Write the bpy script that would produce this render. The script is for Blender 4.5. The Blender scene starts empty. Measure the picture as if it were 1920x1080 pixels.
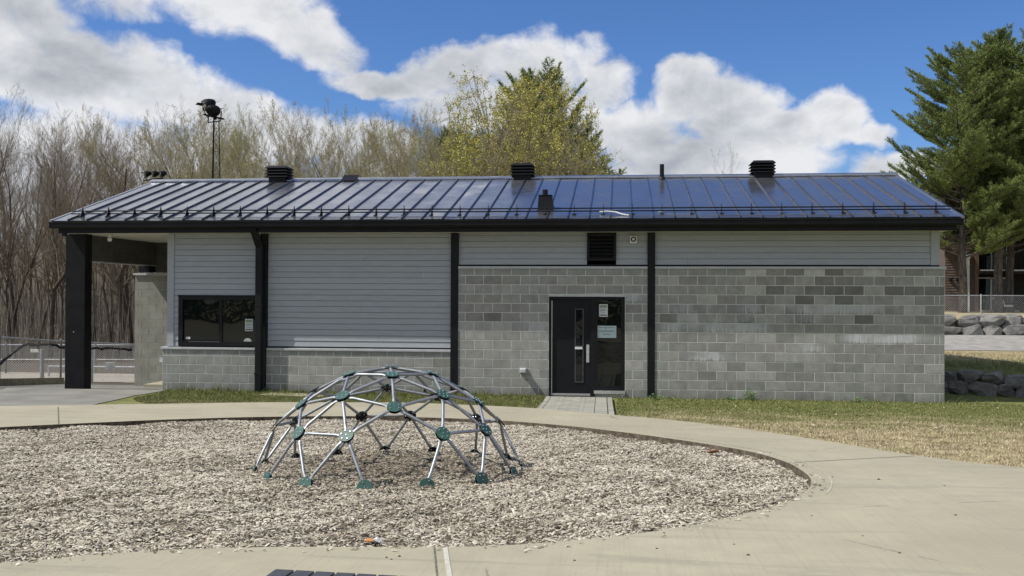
import bpy, bmesh, math, random
import numpy as np
from mathutils import Vector, Matrix, noise as mnoise
random.seed(7)
rng = np.random.default_rng(11)
PI = math.pi
sc = bpy.context.scene
COL = sc.collection

# ------------------------------------------------------------------ camera
YAW, PITCH, ROLL = 0.1108, 0.0082, 0.0043
def cam_basis():
    f = Vector((-math.sin(YAW)*math.cos(PITCH), math.cos(YAW)*math.cos(PITCH), math.sin(PITCH)))
    r = Vector((math.cos(YAW), math.sin(YAW), 0)); u = r.cross(f)
    r2 = math.cos(ROLL)*r + math.sin(ROLL)*u; u2 = -math.sin(ROLL)*r + math.cos(ROLL)*u
    return r2, u2, f
cr, cu, cf = cam_basis()
cam = bpy.data.cameras.new('camera'); camo = bpy.data.objects.new('camera', cam); COL.objects.link(camo)
camo.matrix_world = Matrix(((cr.x, cu.x, -cf.x, -6.6406), (cr.y, cu.y, -cf.y, -20.6546), (cr.z, cu.z, -cf.z, 2.159), (0, 0, 0, 1)))
cam.sensor_width = 36; cam.lens = 36*1808/1920
cam.clip_start = 0.1; cam.clip_end = 4000
sc.camera = camo

# ------------------------------------------------------------------ light
SUN = Vector((-0.725, -0.275, 1.0)).normalized()
SUN_EL = math.asin(SUN.z); SUN_AZ = math.atan2(SUN.x, SUN.y)
sun = bpy.data.lights.new('sun', 'SUN'); sun.energy = 4.6; sun.angle = math.radians(0.55); sun.color = (1.0, 0.96, 0.89)
suno = bpy.data.objects.new('sun', sun); COL.objects.link(suno)
suno.rotation_euler = SUN.to_track_quat('Z', 'Y').to_euler(); suno.location = (0, 0, 60)
sc.view_settings.view_transform = 'Standard'; sc.view_settings.look = 'None'
sc.view_settings.exposure = 0.0; sc.view_settings.gamma = 1.0; sc.view_settings.use_curve_mapping = False
sc.cycles.max_bounces = 6; sc.cycles.transparent_max_bounces = 12

# ------------------------------------------------------------------ world: blue sky with cumulus
world = bpy.data.worlds.new('World'); sc.world = world; world.use_nodes = True
class N:
    """tiny node-graph helper"""
    def __init__(s, nt): s.nt = nt
    def new(s, t, **k):
        n = s.nt.nodes.new(t)
        for a, b in k.items(): setattr(n, a, b)
        return n
    def link(s, a, b): s.nt.links.new(a, b)
    def put(s, sock, v):
        if hasattr(v, 'is_linked') or hasattr(v, 'links'): s.link(v, sock)
        else: sock.default_value = v
    def m(s, op, a, b=0.0, c=0.0, clamp=False):
        n = s.new('ShaderNodeMath', operation=op, use_clamp=clamp)
        for i, v in enumerate((a, b, c)): s.put(n.inputs[i], v)
        return n.outputs[0]
    def ramp(s, x, lo, hi, a=0.0, b=1.0, kind='SMOOTHSTEP'):
        n = s.new('ShaderNodeMapRange', interpolation_type=kind)
        for i, v in enumerate((x, lo, hi, a, b)): s.put(n.inputs[i], v)
        return n.outputs[0]
    def noise(s, vec, scale, detail=4, rough=0.55, dist=0.0, w=None):
        n = s.new('ShaderNodeTexNoise')
        if vec is not None: s.link(vec, n.inputs['Vector'])
        n.inputs['Scale'].default_value = scale; n.inputs['Detail'].default_value = detail
        n.inputs['Roughness'].default_value = rough; n.inputs['Distortion'].default_value = dist
        return n.outputs[0]
    def mix(s, f, a, b, blend='MIX'):
        n = s.new('ShaderNodeMix', data_type='RGBA', blend_type=blend)
        s.put(n.inputs[0], f)
        for i, v in ((6, a), (7, b)):
            if isinstance(v, tuple): n.inputs[i].default_value = (*v[:3], 1)
            else: s.link(v, n.inputs[i])
        return n.outputs[2]
    def vmap(s, vec, scale=(1, 1, 1), loc=(0, 0, 0), rot=(0, 0, 0)):
        n = s.new('ShaderNodeMapping'); s.link(vec, n.inputs['Vector'])
        n.inputs['Scale'].default_value = scale; n.inputs['Location'].default_value = loc; n.inputs['Rotation'].default_value = rot
        return n.outputs[0]
wn = N(world.node_tree); world.node_tree.nodes.clear()
wout = wn.new('ShaderNodeOutputWorld')
sky = wn.new('ShaderNodeTexSky', sky_type='NISHITA', sun_disc=False)
sky.sun_elevation = SUN_EL; sky.sun_rotation = SUN_AZ % (2*PI); sky.altitude = 60
sky.air_density = 1.0; sky.dust_density = 0.35; sky.ozone_density = 2.5
tc = wn.new('ShaderNodeTexCoord'); dirv = tc.outputs['Generated']
def vdot(v):
    n = wn.new('ShaderNodeVectorMath', operation='DOT_PRODUCT'); wn.link(dirv, n.inputs[0]); n.inputs[1].default_value = v
    return n.outputs['Value']
az = wn.m('ARCTAN2', vdot((math.cos(YAW), math.sin(YAW), 0)), vdot((-math.sin(YAW), math.cos(YAW), 0)))
el = wn.m('ARCSINE', vdot((0, 0, 1)))
wv = wn.new('ShaderNodeTexNoise'); wn.link(dirv, wv.inputs['Vector']); wv.inputs['Scale'].default_value = 9; wv.inputs['Detail'].default_value = 5
sep = wn.new('ShaderNodeSeparateColor'); wn.link(wv.outputs['Color'], sep.inputs[0])
azw = wn.m('ADD', az, wn.m('MULTIPLY', wn.m('SUBTRACT', sep.outputs[0], 0.5), 0.034))
elw = wn.m('ADD', el, wn.m('MULTIPLY', wn.m('SUBTRACT', sep.outputs[1], 0.5), 0.026))
wv2 = wn.new('ShaderNodeTexNoise'); wn.link(dirv, wv2.inputs['Vector']); wv2.inputs['Scale'].default_value = 34; wv2.inputs['Detail'].default_value = 6
sep2 = wn.new('ShaderNodeSeparateColor'); wn.link(wv2.outputs['Color'], sep2.inputs[0])
azw = wn.m('ADD', azw, wn.m('MULTIPLY', wn.m('SUBTRACT', sep2.outputs[0], 0.5), 0.034))
elw = wn.m('ADD', elw, wn.m('MULTIPLY', wn.m('SUBTRACT', sep2.outputs[1], 0.5), 0.028))
# each cloud bank: azimuth, elevation, half width, half height (degrees), tilt (degrees, + = right end higher)
BANKS = [(10.2, 12.0, 2.3, 2.2, 0), (12.9, 10.5, 3.3, 2.3, -15), (16.2, 9.5, 3.0, 1.5, 0), (18.6, 10.0, 2.2, 1.8, 0), (20.4, 9.0, 1.8, 1.0, 0), (7.8, 9.2, 3.2, 2.8, 0), (12.0, 7.4, 7.6, 2.4, 0), (21.3, 7.2, 2.6, 1.2, 0),
         (1.6, 13.3, 4.8, 2.0, 0), (-3.4, 12.9, 4.2, 1.6, 8), (-7.8, 12.3, 3.6, 1.0, 0), (0.0, 11.1, 7.0, 1.7, 0), (5.2, 12.4, 2.4, 1.9, 0), (4.0, 9.4, 5.0, 1.5, 0),
         (-24.5, 18.0, 8.5, 2.9, -4), (-17.2, 17.0, 6.4, 2.6, -12), (-12.6, 14.9, 4.2, 1.9, -20), (-28.5, 14.6, 4.6, 2.9, 0),
         (-26.0, 12.3, 6.4, 2.5, -8), (-20.5, 11.4, 6.0, 2.3, -14), (-15.0, 9.6, 6.0, 2.2, -15), (-9.5, 8.6, 5.0, 1.6, -6), (-22.0, 6.6, 14.0, 4.0, 0), (-4.0, 5.0, 10.0, 2.4, 0),
         (-27.0, 31.0, 21.0, 10.5, 0), (-22.0, 23.5, 15.0, 4.6, 0), (-8.0, 25.0, 8.0, 4.0, 0), (-34.0, 18.0, 8.0, 6.0, 0), (-60.0, 24.0, 20.0, 9.0, 0)]
dens = None
for a0, e0, ra, re, ti in BANKS:
    a0, e0, ra, re, ti = map(math.radians, (a0, e0, ra, re, ti))
    dx = wn.m('SUBTRACT', azw, a0); dy = wn.m('SUBTRACT', elw, e0)
    c, s_ = math.cos(ti), math.sin(ti)
    X = wn.m('ADD', wn.m('MULTIPLY', dx, c/ra), wn.m('MULTIPLY', dy, s_/ra))
    Y = wn.m('ADD', wn.m('MULTIPLY', dx, -s_/re), wn.m('MULTIPLY', dy, c/re))
    q = wn.m('SUBTRACT', 1.0, wn.m('ADD', wn.m('MULTIPLY', X, X), wn.m('MULTIPLY', Y, Y)))
    dens = q if dens is None else wn.m('SMOOTH_MAX', dens, q, 0.07)
puff = wn.noise(wn.vmap(dirv, (1, 1, 1.35)), 14, 9, 0.58, 0.25)
fine = wn.noise(dirv, 45, 6, 0.6)
# the rest of the sky: scattered fair-weather clouds, outside the bearings listed above
far = wn.m('MULTIPLY', wn.ramp(wn.m('ABSOLUTE', az), 0.95, 1.35), 1.0)
gen = wn.noise(wn.vmap(dirv, (1, 1, 2.2)), 2.1, 6, 0.55, 0.2)
gend = wn.m('MULTIPLY', wn.ramp(gen, 0.42, 0.56, -0.2, 1.2, 'LINEAR'), far)
gend = wn.m('SUBTRACT', gend, wn.m('MULTIPLY', wn.m('SUBTRACT', 1.0, far), 3.0))
dens2 = wn.m('MAXIMUM', wn.m('MAXIMUM', dens, -2.5), gend)
cov_in = wn.m('ADD', wn.m('MULTIPLY', dens2, 1.15), wn.m('MULTIPLY', wn.m('SUBTRACT', puff, 0.5), 2.7))
cover = wn.ramp(cov_in, -0.20, 0.72)
cover = wn.m('MULTIPLY', cover, wn.ramp(fine, 0.1, 0.5, 0.82, 1.0))
thick = wn.ramp(cov_in, 0.1, 1.5)
# sunlit tops, greyer bellies
puff_up = wn.noise(wn.vmap(dirv, (1, 1, 1.35), (0.004, 0.003, -0.017)), 14, 9, 0.58, 0.25)
relief = wn.m('MULTIPLY', wn.m('SUBTRACT', puff, puff_up), 0.9)
billow = wn.noise(wn.vmap(dirv, (1, 1, 2.2), (0.02, 0.01, -0.03)), 7, 5, 0.5, 0.2)
lit = wn.m('ADD', wn.m('ADD', wn.m('MULTIPLY', thick, -0.20), wn.ramp(billow, 0.32, 0.66, 0.58, 1.0, 'LINEAR')), relief)
ccol = wn.mix(wn.ramp(lit, 0.35, 0.85, 0, 1, 'LINEAR'), (0.47, 0.51, 0.57), (0.96, 0.97, 1.0))
bsky = wn.new('ShaderNodeBackground'); 
hs = wn.new('ShaderNodeHueSaturation'); wn.link(sky.outputs[0], hs.inputs['Color']); hs.inputs['Saturation'].default_value = 1.1
wn.link(wn.mix(1.0, hs.outputs[0], (0.66, 0.86, 1.2), 'MULTIPLY'), bsky.inputs[0]); bsky.inputs[1].default_value = 0.10
bcl = wn.new('ShaderNodeBackground'); wn.link(ccol, bcl.inputs[0]); bcl.inputs[1].default_value = 0.86
mx = wn.new('ShaderNodeMixShader'); wn.link(cover, mx.inputs[0]); wn.link(bsky.outputs[0], mx.inputs[1]); wn.link(bcl.outputs[0], mx.inputs[2])
wn.link(mx.outputs[0], wout.inputs[0])

# ------------------------------------------------------------------ terrain height
def sm(a, b, x):
    t = np.clip((np.asarray(x, float)-a)/(b-a), 0, 1); return t*t*(3-2*t)
def gz(X, Y):
    X = np.asarray(X, float); Y = np.asarray(Y, float)
    front = 0.04*np.maximum(0, -(Y+1.0))
    front = np.where(Y < -23, 0.04*22, front)
    left = -0.078*np.clip(Y, 0, 8.3)
    # right side: retaining wall line from (-1.4, 3.35) to (3.2,-1.1); bank behind it
    d = ((X-0.58)*0.517 + (Y-2.18)*0.856)
    bank = 0.50*sm(0.12, 0.3, d)*(1-sm(6, 16, d)) + 0.08*sm(6, 16, d)
    bank = np.maximum(bank, 0)
    up = 1.12*sm(35.75, 36.0, Y)
    right = bank + up
    wl = 1-sm(-17.2, -16.6, X)
    wr = sm(-0.3, -0.1, X)*sm(-2.2, -1.2, Y)
    back = -0.3*sm(3, 9, Y)
    mid = back*(1-sm(-17.2, -16.6, X)*0)
    z = np.where(Y > 0, mid*(1-wl) + left*wl, 0.0)
    z = z*(1-wr) + right*wr
    return z + front*(1-wr*0)
# ------------------------------------------------------------------ materials
def mat(name, col, rough=0.8, metal=0.0, spec=0.5, fn=None, bump=None, emit=None):
    m = bpy.data.materials.new(name); m.use_nodes = True
    n = N(m.node_tree); b = m.node_tree.nodes['Principled BSDF']
    b.inputs['Base Color'].default_value = (*col, 1); b.inputs['Roughness'].default_value = rough
    b.inputs['Metallic'].default_value = metal; b.inputs['Specular IOR Level'].default_value = spec
    if fn: fn(n, b)
    return m
def pos(n): return n.new('ShaderNodeNewGeometry').outputs['Position']
def obc(n): return n.new('ShaderNodeTexCoord').outputs['Object']
def setbump(n, b, h, dist=0.01, strength=1.0):
    bp = n.new('ShaderNodeBump'); bp.inputs['Distance'].default_value = dist; bp.inputs['Strength'].default_value = strength
    n.link(h, bp.inputs['Height']); n.link(bp.outputs[0], b.inputs['Normal'])
def varied(c0, c1, scale, detail=5, bd=0.0, bs=None, stretch=(1, 1, 1), lo=0.3, hi=0.7, world_pos=True):
    def f(n, b):
        p = pos(n) if world_pos else obc(n)
        v = n.vmap(p, stretch)
        x = n.noise(v, scale, detail, 0.6)
        n.link(n.mix(n.ramp(x, lo, hi), c0, c1), b.inputs['Base Color'])
        if bd: setbump(n, b, n.noise(p, bs or scale*4, 6, 0.6), bd)
    return f
def block_fn(n, b):
    oi = n.new('ShaderNodeObjectInfo'); p = pos(n)
    sx = n.new('ShaderNodeSeparateXYZ'); n.link(p, sx.inputs[0])
    x1 = n.noise(n.vmap(p, (1.2, 1, 1)), 4.5, 5, 0.6); x2 = n.noise(p, 60, 4, 0.7); x3 = n.noise(n.vmap(p, (1, 1, 1), (3, 0, 7)), 1.4, 3, 0.5)
    base = n.mix(n.ramp(x1, 0.3, 0.72, 0, 1), (0.84, 0.85, 0.83), (1.12, 1.13, 1.12))
    c = n.mix(1.0, oi.outputs['Color'], base, 'MULTIPLY')
    x4 = n.noise(n.vmap(p, (1, 1, 1.8), (5, 1, 2)), .9, 4, .6)
    c = n.mix(n.ramp(x4, .52, .72, 0, .35), c, (.38, .38, .365))
    c = n.mix(n.ramp(x4, .28, .45, .28, 0), c, (.17, .175, .17))
    c = n.mix(n.ramp(x2, 0.35, 0.75, 0.0, 0.22), c, (0.40, 0.405, 0.395))
    # lime run-down: pale streaks hanging below certain bed joints
    st = n.noise(n.vmap(p, (22, 1, 1.6)), 1.0, 4, 0.7)
    tot = None
    for z0, x0, x1_, k in ((2.0, -5.6, -0.8, .7), (1.8, -5.4, -2.5, .5), (1.4, -2.0, -0.2, 1.0), (1.0, -5.2, -4.4, 1.0), (1.2, -3.0, -2.4, .8), (1.6, -5.7, -3.6, .9), (2.24, -7.6, -6.1, .5), (1.6, -9.6, -8.2, .4), (2.42, -10, -7.5, .3)):
        dz = n.m('SUBTRACT', z0, sx.outputs[2])
        band = n.m('MULTIPLY', n.ramp(dz, 0.0, 0.012), n.ramp(dz, n.m('MULTIPLY', st, 0.30), n.m('ADD', n.m('MULTIPLY', st, 0.30), 0.05), 1, 0))
        xr = n.m('MULTIPLY', n.ramp(sx.outputs[0], x0-.25, x0+.25), n.ramp(sx.outputs[0], x1_-.25, x1_+.25, 1, 0))
        t = n.m('MULTIPLY', n.m('MULTIPLY', band, xr), n.m('MULTIPLY', n.ramp(x3, 0.38, 0.6, 0.15, 1), k))
        tot = t if tot is None else n.m('MAXIMUM', tot, t)
    c = n.mix(n.m('MULTIPLY', tot, n.ramp(st, 0.3, 0.7, .35, .85)), c, (.62, .65, .69))
    # splash-back dirt near the ground
    low = n.ramp(n.m('ADD', sx.outputs[2], n.m('MULTIPLY', x1, 0.2)), 0.05, 0.4, 0.75, 1.0)
    mm = n.new('ShaderNodeVectorMath', operation='SCALE'); n.link(c, mm.inputs[0]); n.link(low, mm.inputs['Scale'])
    n.link(mm.outputs[0], b.inputs['Base Color'])
    setbump(n, b, x2, 0.0025)
M = {}
M['block'] = mat('concrete_block', (.2, .2, .2), 0.92, spec=.2, fn=block_fn)
M['mortar'] = mat('mortar', (.4, .4, .38), 0.95, spec=.2, fn=varied((.52, .52, .48), (.66, .66, .61), 6, bd=.002, bs=90))
M['pierblock'] = mat('pale_block', (.3, .3, .27), 0.92, spec=.2, fn=varied((.25, .25, .215), (.34, .335, .29), 3, bd=.003, bs=60))
def siding_fn(n, b):
    oi = n.new('ShaderNodeObjectInfo'); p = pos(n)
    x = n.noise(n.vmap(p, (1, 1, 6)), 3, 5, .6)
    c = n.mix(n.ramp(x, .25, .75), (.315, .345, .372), (.36, .39, .418))
    c = n.mix(n.m('MULTIPLY', oi.outputs['Random'], .35), c, (.395, .425, .45))
    n.link(c, b.inputs['Base Color'])
    setbump(n, b, n.noise(n.vmap(p, (4, 1, 60)), 3, 3, .6), .0008)
M['siding'] = mat('grey_fibre_siding', (.2, .21, .215), 0.62, spec=.35, fn=siding_fn)
M['sidingdark'] = mat('charcoal_siding', (.06, .06, .055), .7, spec=.3, fn=varied((.10, .10, .092), (.14, .14, .128), 4))
M['capflash'] = mat('grey_flashing', (.30, .32, .33), 0.42, spec=.5, fn=varied((.42, .445, .46), (.50, .52, .53), 4))
M['black'] = mat('black_metal_trim', (.009, .010, .012), 0.5, spec=.22, fn=varied((.007, .008, .010), (.012, .0125, .015), 2.5, bd=.0006, bs=5))
M['column'] = mat('black_painted_steel', (.009, .0095, .011), 0.55, spec=.16, fn=varied((.007, .0075, .009), (.012, .0125, .014), 4, bd=.001, bs=12))
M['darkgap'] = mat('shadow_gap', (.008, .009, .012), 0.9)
M['soffit'] = mat('cream_soffit', (.62, .60, .50), 0.7, fn=varied((.58, .56, .47), (.66, .64, .55), 5))
M['white'] = mat('white_plastic', (.72, .72, .70), 0.4, fn=varied((.62, .62, .6), (.78, .78, .76), 9))
M['alu'] = mat('bare_aluminium', (.62, .63, .64), 0.35, metal=.7, fn=varied((.55, .56, .57), (.7, .7, .71), 20))
def roof_fn(n, b):
    p = pos(n); oi = n.new('ShaderNodeObjectInfo')
    x = n.noise(n.vmap(p, (1.0, .35, .35)), 2.2, 4, .6)
    strk = n.noise(n.vmap(p, (14, .5, .5)), 1.0, 5, .65)
    n.link(n.mix(n.ramp(strk, .45, .75, 0, .5), n.mix(x, (.28, .292, .325), (.40, .415, .45)), (.40, .40, .40)), b.inputs['Base Color'])
    n.link(n.ramp(n.m('ADD', n.noise(p, 1.3, 5, .65), n.m('MULTIPLY', oi.outputs['Random'], .12)), .3, .75, .10, .30), b.inputs['Roughness'])
    setbump(n, b, n.m('ADD', n.noise(n.vmap(p, (1.6, .8, .8)), 1.7, 2, .5), n.m('MULTIPLY', n.noise(n.vmap(p, (3, .5, .5)), 6, 2, .5), .12)), .004)
M['roof'] = mat('dark_blue_black_roof_sheet', (.02, .022, .03), 0.22, metal=.85, spec=.6, fn=roof_fn)
M['seam'] = mat('dark_seam_metal', (.07, .075, .09), .25, metal=.45, fn=varied((.05, .055, .07), (.09, .095, .115), 3))
def glass_fn(n, b):
    x = n.noise(pos(n), 3, 3, .5)
    n.link(n.mix(x, (.004, .006, .006), (.008, .011, .011)), b.inputs['Base Color'])
    setbump(n, b, n.noise(pos(n), 1.1, 2, .5), .006)
M['glass'] = mat('tinted_glass', (.01, .012, .013), 0.02, spec=.42, fn=glass_fn)
M['paper'] = mat('notice_paper', (.62, .66, .66), 0.8, fn=varied((.58, .62, .62), (.66, .69, .69), 14))
M['paperblue'] = mat('pale_blue_notice_paper', (.48, .60, .62), 0.8, fn=varied((.45, .57, .59), (.52, .63, .65), 14))
M['ink'] = mat('print_ink', (.05, .055, .05), 0.8)
M['green_ink'] = mat('green_print', (.22, .30, .2), 0.8)
def concrete_fn(n, b):
    p = pos(n)
    a = n.noise(p, .55, 5, .6); c2 = n.noise(p, 3.2, 6, .65); g = n.noise(p, 120, 4, .7)
    brush = n.noise(n.vmap(p, (45, 1.0, 1), rot=(0, 0, .06)), 1.0, 3, .6)
    c = n.mix(n.ramp(a, .3, .7), (.365, .333, .238), (.445, .408, .295))
    c = n.mix(n.ramp(c2, .3, .75, 0, .6), c, (.34, .312, .235))
    c = n.mix(n.ramp(g, .3, .8, 0, .3), c, (.27, .25, .19))
    c = n.mix(n.ramp(brush, .45, .75, 0, .22), c, (.26, .238, .18))
    st = n.noise(n.vmap(p, (.35, 2.2, 1)), 1.6, 5, .6, .4)
    c = n.mix(n.ramp(st, .52, .70, 0, .5), c, (.265, .245, .19))
    sc_ = n.noise(n.vmap(p, (2.0, 9, 1), rot=(0, 0, .5)), 1.3, 4, .65, 1.2)
    c = n.mix(n.ramp(sc_, .64, .72, 0, .45), c, (.50, .475, .39))
    speck = n.noise(p, 22, 2, .5)
    c = n.mix(n.ramp(speck, .74, .78, 0, .55), c, (.13, .12, .09))
    cv = n.new('ShaderNodeTexVoronoi', feature='DISTANCE_TO_EDGE'); n.link(n.vmap(p, (1, 1.3, 0), (.4, .2, 0)), cv.inputs['Vector']); cv.inputs['Scale'].default_value = .34
    wob = n.m('ADD', cv.outputs['Distance'], n.m('MULTIPLY', n.m('SUBTRACT', n.noise(p, 5, 4, .6), .5), .035))
    crack = n.m('MULTIPLY', n.ramp(n.m('ABSOLUTE', wob), .0008, .003, 1, 0), n.ramp(n.noise(p, .5, 2, .5), .52, .6, 0, .6))
    c = n.mix(crack, c, (.15, .135, .10))
    n.link(c, b.inputs['Base Color'])
    setbump(n, b, n.m('ADD', n.m('MULTIPLY', brush, .7), g), .0016)
M['concrete'] = mat('broom_finished_concrete', (.4, .38, .3), 0.88, spec=.25, fn=concrete_fn)
M['joint'] = mat('concrete_joint', (.12, .11, .085), 0.95, fn=varied((.08, .075, .055), (.2, .185, .14), 30))
M['patch'] = mat('pale_joint_filler', (.5, .49, .42), 0.9, fn=varied((.44, .43, .36), (.56, .54, .46), 25))
M['soil'] = mat('dark_soil', (.06, .05, .035), 0.95, fn=varied((.035, .03, .02), (.10, .085, .06), 9, bd=.01, bs=60))
M['asphalt'] = mat('worn_asphalt', (.2, .195, .18), 0.9, spec=.2, fn=varied((.19, .186, .165), (.26, .255, .225), 1.1, bd=.003, bs=140))
M['gravel_road'] = mat('gravel_surface', (.3, .29, .27), 0.95, fn=varied((.20, .19, .175), (.40, .38, .345), 2.2, detail=10, bd=.02, bs=12))
def lawn_mix(n, seed=0.0):
    """green by the walls fading to straw with brown patches"""
    p = pos(n); s = n.new('ShaderNodeSeparateXYZ'); n.link(p, s.inputs[0])
    big = n.noise(n.vmap(p, (1, 1.6, 0)), .8, 6, .65); mid = n.noise(n.vmap(p, (1, 1.6, 0)), 3.5, 6, .65); fin = n.noise(p, 40, 4, .7)
    edge = n.m('ADD', s.outputs[1], n.m('MULTIPLY', n.m('SUBTRACT', big, .5), 11.0))
    edge = n.m('ADD', edge, n.m('MULTIPLY', n.m('SUBTRACT', mid, .5), 8.0))
    g = n.ramp(edge, -6.6, -2.0)
    farback = n.ramp(s.outputs[1], 4.0, 8.0, 1.0, 0.0)
    g = n.m('MULTIPLY', g, farback)
    straw = n.mix(n.ramp(mid, .3, .7), (.29, .235, .13), (.46, .395, .25))
    straw = n.mix(n.ramp(fin, .35, .7, 0, .55), straw, (.56, .50, .34))
    dirt = n.ramp(n.noise(n.vmap(p, (1, 1.5, 0), (9, 4, 0)), 1.9, 6, .7), .50, .66, 0, .8)
    straw = n.mix(dirt, straw, (.17, .135, .075))
    olive = n.ramp(n.noise(n.vmap(p, (.7, 1.6, 0), (2, 9, 0)), 1.3, 7, .7), .50, .64, 0, .55)
    straw = n.mix(olive, straw, (.20, .195, .085))
    green = n.mix(n.ramp(fin, .3, .7), (.095, .12, .032), (.185, .205, .07))
    green = n.mix(n.ramp(mid, .40, .7, 0, .7), green, (.27, .255, .11))
    return n.mix(g, straw, green), fin
def lawn_fn(n, b):
    c, f = lawn_mix(n)
    p = pos(n); s = n.new('ShaderNodeSeparateXYZ'); n.link(p, s.inputs[0])
    leaf = n.mix(n.ramp(n.noise(p, 14, 5, .7), .3, .7), (.075, .063, .046), (.165, .14, .105))
    woods = n.m('MULTIPLY', n.ramp(s.outputs[0], -12.0, -10.0, 1, 0), n.ramp(s.outputs[1], 3, 5))
    c = n.mix(woods, c, leaf)
    n.link(c, b.inputs['Base Color']); setbump(n, b, f, .02)
M['lawn'] = mat('patchy_lawn', (.2, .18, .1), 0.95, spec=.15, fn=lawn_fn)
def blade_fn(n, b):
    c, f = lawn_mix(n)
    at = n.new('ShaderNodeAttribute', attribute_name='tone')
    d = n.new('ShaderNodeVectorMath', operation='SCALE'); n.link(c, d.inputs[0]); n.link(n.ramp(at.outputs['Fac'], 0, 1, .65, 1.5, 'LINEAR'), d.inputs['Scale'])
    n.link(d.outputs[0], b.inputs['Base Color'])
M['blade'] = mat('grass_blades', (.1, .14, .04), 0.7, spec=.2, fn=blade_fn)
def chip_fn(n, b):
    at = n.new('ShaderNodeAttribute', attribute_name='tone')
    r = n.new('ShaderNodeValToRGB'); n.link(at.outputs['Fac'], r.inputs[0])
    cr_ = r.color_ramp; cr_.elements[0].position = 0; cr_.elements[0].color = (.035, .026, .018, 1); cr_.elements[1].position = 1; cr_.elements[1].color = (.72, .675, .575, 1)
    for q, c in ((.15, (.115, .094, .066)), (.36, (.29, .255, .198)), (.66, (.50, .455, .372))):
        e = cr_.elements.new(q); e.color = (*c, 1)
    n.link(r.outputs[0], b.inputs['Base Color'])
M['chip'] = mat('wood_chips', (.3, .26, .2), 0.9, spec=.15, fn=chip_fn)
M['chipbed'] = mat('wood_chip_bed', (.12, .1, .07), 0.95, fn=varied((.05, .04, .028), (.22, .19, .14), 35, detail=6, bd=.02, bs=40))
M['paver'] = mat('grey_paver', (.3, .3, .26), 0.9, fn=lambda n, b: (n.link(n.mix(n.new('ShaderNodeObjectInfo').outputs['Random'], (.27, .265, .225), (.36, .355, .305)), b.inputs['Base Color']), setbump(n, b, n.noise(pos(n), 80, 4, .7), .002)))
def stone_fn(n, b):
    p = pos(n); oi = n.new('ShaderNodeObjectInfo')
    a = n.noise(p, 2.2, 7, .65); g = n.noise(p, 14, 6, .7)
    c = n.mix(n.ramp(a, .3, .7), (.07, .07, .075), (.22, .215, .205))
    c = n.mix(n.ramp(g, .35, .7, 0, .5), c, (.30, .29, .275))
    c = n.mix(n.m('MULTIPLY', oi.outputs['Random'], .3), c, (.27, .26, .22))
    n.link(c, b.inputs['Base Color']); setbump(n, b, n.m('ADD', a, n.m('MULTIPLY', g, .4)), .06)
M['stone'] = mat('quarry_stone', (.25, .25, .24), 0.92, spec=.25, fn=stone_fn)
def bark(name, c0, c1): return mat(name, c0, .9, spec=.15, fn=varied(c0, c1, 3, stretch=(3, 3, .6), bd=.02, bs=14, world_pos=False))
M['bark'] = bark('grey_brown_bark', (.055, .045, .035), (.15, .125, .10))
M['barkpale'] = bark('pale_grey_bark', (.11, .098, .08), (.22, .195, .165))
M['barkpine'] = bark('pine_bark', (.06, .05, .042), (.17, .145, .125))
def twigmat(name, cs):
    def f(n, b):
        oi = n.new('ShaderNodeObjectInfo'); r = n.new('ShaderNodeValToRGB'); n.link(oi.outputs['Random'], r.inputs[0]); cr_ = r.color_ramp
        cr_.elements[0].color = (*cs[0], 1); cr_.elements[1].color = (*cs[-1], 1)
        for i, c in enumerate(cs[1:-1]): e = cr_.elements.new((i+1)/(len(cs)-1)); e.color = (*c, 1)
        x = n.noise(obc(n), 1.2, 3, .5)
        n.link(n.mix(n.ramp(x, .3, .7, 0, .5), r.outputs[0], cs[0]), b.inputs['Base Color'])
    return mat(name, cs[0], .85, spec=.2, fn=f)
M['twig'] = twigmat('bare_twigs', [(.155, .125, .095), (.235, .195, .145), (.18, .145, .105), (.26, .22, .16)])
M['twigpale'] = twigmat('pale_bare_twigs', [(.24, .205, .145), (.32, .285, .20), (.25, .20, .135)])
M['bud'] = twigmat('opening_buds', [(.36, .36, .15), (.45, .44, .18), (.38, .28, .15), (.38, .38, .20)])
M['budgreen'] = twigmat('yellow_green_young_leaves', [(.38, .36, .08), (.52, .49, .13), (.44, .41, .10)])
def needle_fn(n, b):
    at = n.new('ShaderNodeAttribute', attribute_name='tone')
    c = n.mix(at.outputs['Fac'], (.07, .115, .038), (.38, .43, .11))
    n.link(c, b.inputs['Base Color'])
M['needle'] = mat('pine_needles', (.05, .08, .03), .65, spec=.25, fn=needle_fn)
M['tube'] = mat('galvanised_tube', (.45, .47, .49), 0.5, metal=.75, fn=varied((.30, .32, .335), (.40, .42, .44), 9, bd=.0005, bs=60))
M['plate'] = mat('green_coated_plate', (.03, .10, .08), 0.5, spec=.5, fn=varied((.024, .08, .066), (.04, .115, .095), 8))
M['bolt'] = mat('zinc_bolt', (.6, .62, .62), 0.3, metal=.8)
M['galv'] = mat('galvanised_steel', (.42, .44, .46), 0.5, metal=.4, fn=varied((.34, .36, .38), (.5, .52, .54), 6))
M['wire'] = mat('chain_link_wire', (.55, .56, .57), 0.6, metal=.1)
M['blackmesh'] = mat('black_netting', (.012, .012, .014), 0.9)
M['brown'] = mat('brown_clapboard', (.12, .07, .05), 0.8, fn=varied((.085, .06, .05), (.13, .095, .08), 4))
M['browntrim'] = mat('tan_corner_board', (.16, .10, .06), 0.7)
M['darkwall'] = mat('dark_and_shaded_wall', (.04, .03, .025), 0.85, fn=varied((.016, .014, .012), (.03, .025, .022), 3))  # dark brown; also paints the shade of the apartment recess
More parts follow.
